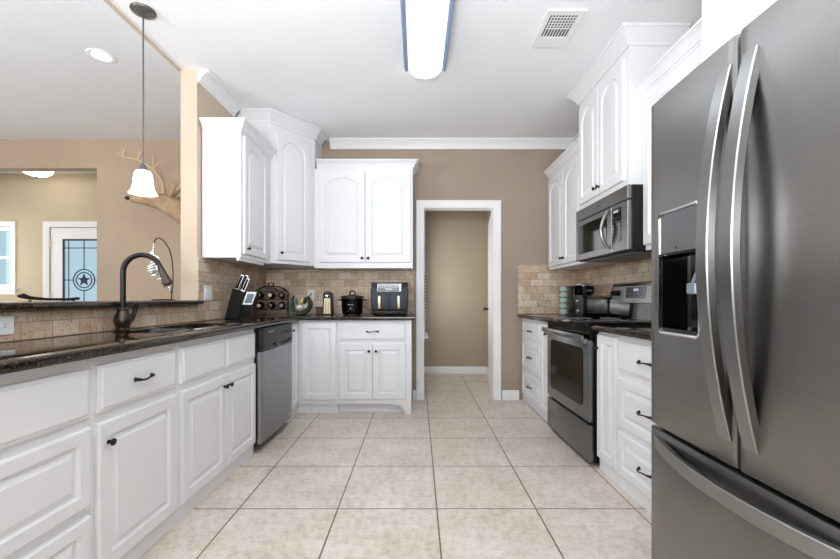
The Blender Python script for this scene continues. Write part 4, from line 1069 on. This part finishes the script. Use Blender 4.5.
# mounted deer head
def skin(name, pts, edges, radii, mt, parent, sub=2):
    me = bpy.data.meshes.new(name); me.from_pydata(pts, edges, []); o = bpy.data.objects.new(name, me); COL.objects.link(o)
    md = o.modifiers.new('skin', 'SKIN'); md.use_smooth_shade = True
    for i, r_ in enumerate(radii):
        sv = me.skin_vertices[0].data[i]; sv.radius = (r_, r_) if not isinstance(r_, tuple) else r_
    me.skin_vertices[0].data[0].use_root = True
    ms = o.modifiers.new('sub', 'SUBSURF'); ms.levels = sub; ms.render_levels = sub
    bpy.context.view_layer.update()
    dg = bpy.context.evaluated_depsgraph_get(); m2 = bpy.data.meshes.new_from_object(o.evaluated_get(dg))
    o.modifiers.clear(); o.data = m2; bpy.data.meshes.remove(me); m2.materials.append(MATS[mt])
    m2.polygons.foreach_set('use_smooth', [True]*len(m2.polygons)); o.parent = parent
    return o
t = thing('deer_mount', 'mounted antlered deer head on the tan living room wall behind the pendant', 'deer mount', (-2.10, YW, 1.78), 0)
bd = skin('deer_head', [(0, -.05, 0), (-.05, -.14, .05), (-.16, -.25, .12), (-.30, -.33, .20), (-.42, -.37, .255), (-.54, -.39, .265), (-.645, -.40, .268), (-.69, -.40, .268)],
     [(0, 1), (1, 2), (2, 3), (3, 4), (4, 5), (5, 6), (6, 7)], [.20, .18, .145, .11, .088, .058, .042, .03], 'hide', t)
MB().lathe([(0, 0), (.19, 0), (.2, -.012), (.18, -.022), (0, -.022)], 28, (0, -.002, 0), 'y').build('plaque', 'wood_box', t)
MB().lathe([(0, -.02), (.018, -.013), (.024, 0), (.018, .013), (0, .02)], 14, (-.715, -.40, .275)).build('nose', 'nose_black', t)
for sg in (-1, 1): MB().lathe([(0, -.012), (.009, -.007), (.012, 0), (.009, .007), (0, .012)], 12, (-.435, -.37+sg*.075-.0, .30)).build('eye', 'black_gloss', t)
for sg in (-1, 1):
    MB().tube([(-.30, -.34+sg*.07, .29), (-.24, -.34+sg*.13, .34), (-.17, -.34+sg*.19, .37), (-.12, -.34+sg*.22, .38)], [.02, .042, .034, .006], 12, flat=(1, .4)).build('ear', 'hide', t)
for sg in (-1, 1):
    Y_ = -.35+sg*.05
    b = MB()
    main = [(-.36, Y_, .32), (-.34, Y_+sg*.05, .42), (-.38, Y_+sg*.13, .52), (-.48, Y_+sg*.19, .58), (-.60, Y_+sg*.21, .60), (-.70, Y_+sg*.18, .66)] if sg < 0 else \
           [(-.34, Y_, .32), (-.27, Y_+sg*.06, .42), (-.22, Y_+sg*.12, .54), (-.24, Y_+sg*.16, .66), (-.30, Y_+sg*.17, .76)]
    b.tube(main, [.02, .018, .016, .014, .011, .005][:len(main)], 8)
    for i_, d_ in ((1, (-.05, 0, .14)), (2, (-.02, 0, .2)), (3, (.0, 0, .16)), (2, (.09, 0, .10))):
        p0 = Vector(main[i_]); b.tube([p0, p0+Vector(d_)*.5+Vector((.015, 0, 0)), p0+Vector(d_)], [.012, .009, .003], 7)
    for i_, d_ in ((3, (.08, -.02, .12)), (2, (-.10, 0, .06)), (4, (.05, -.03, .10))):
        p0 = Vector(main[i_]); b.tube([p0, p0+Vector(d_)*.5+Vector((0, 0, .015)), p0+Vector(d_)], [.011, .008, .003], 7)
    if sg < 0: p0 = Vector(main[4]); b.tube([p0, p0+Vector((-.01, 0, .07)), p0+Vector((-.05, 0, .13))], [.010, .008, .003], 7)
    b.build('antler', 'antler', t)
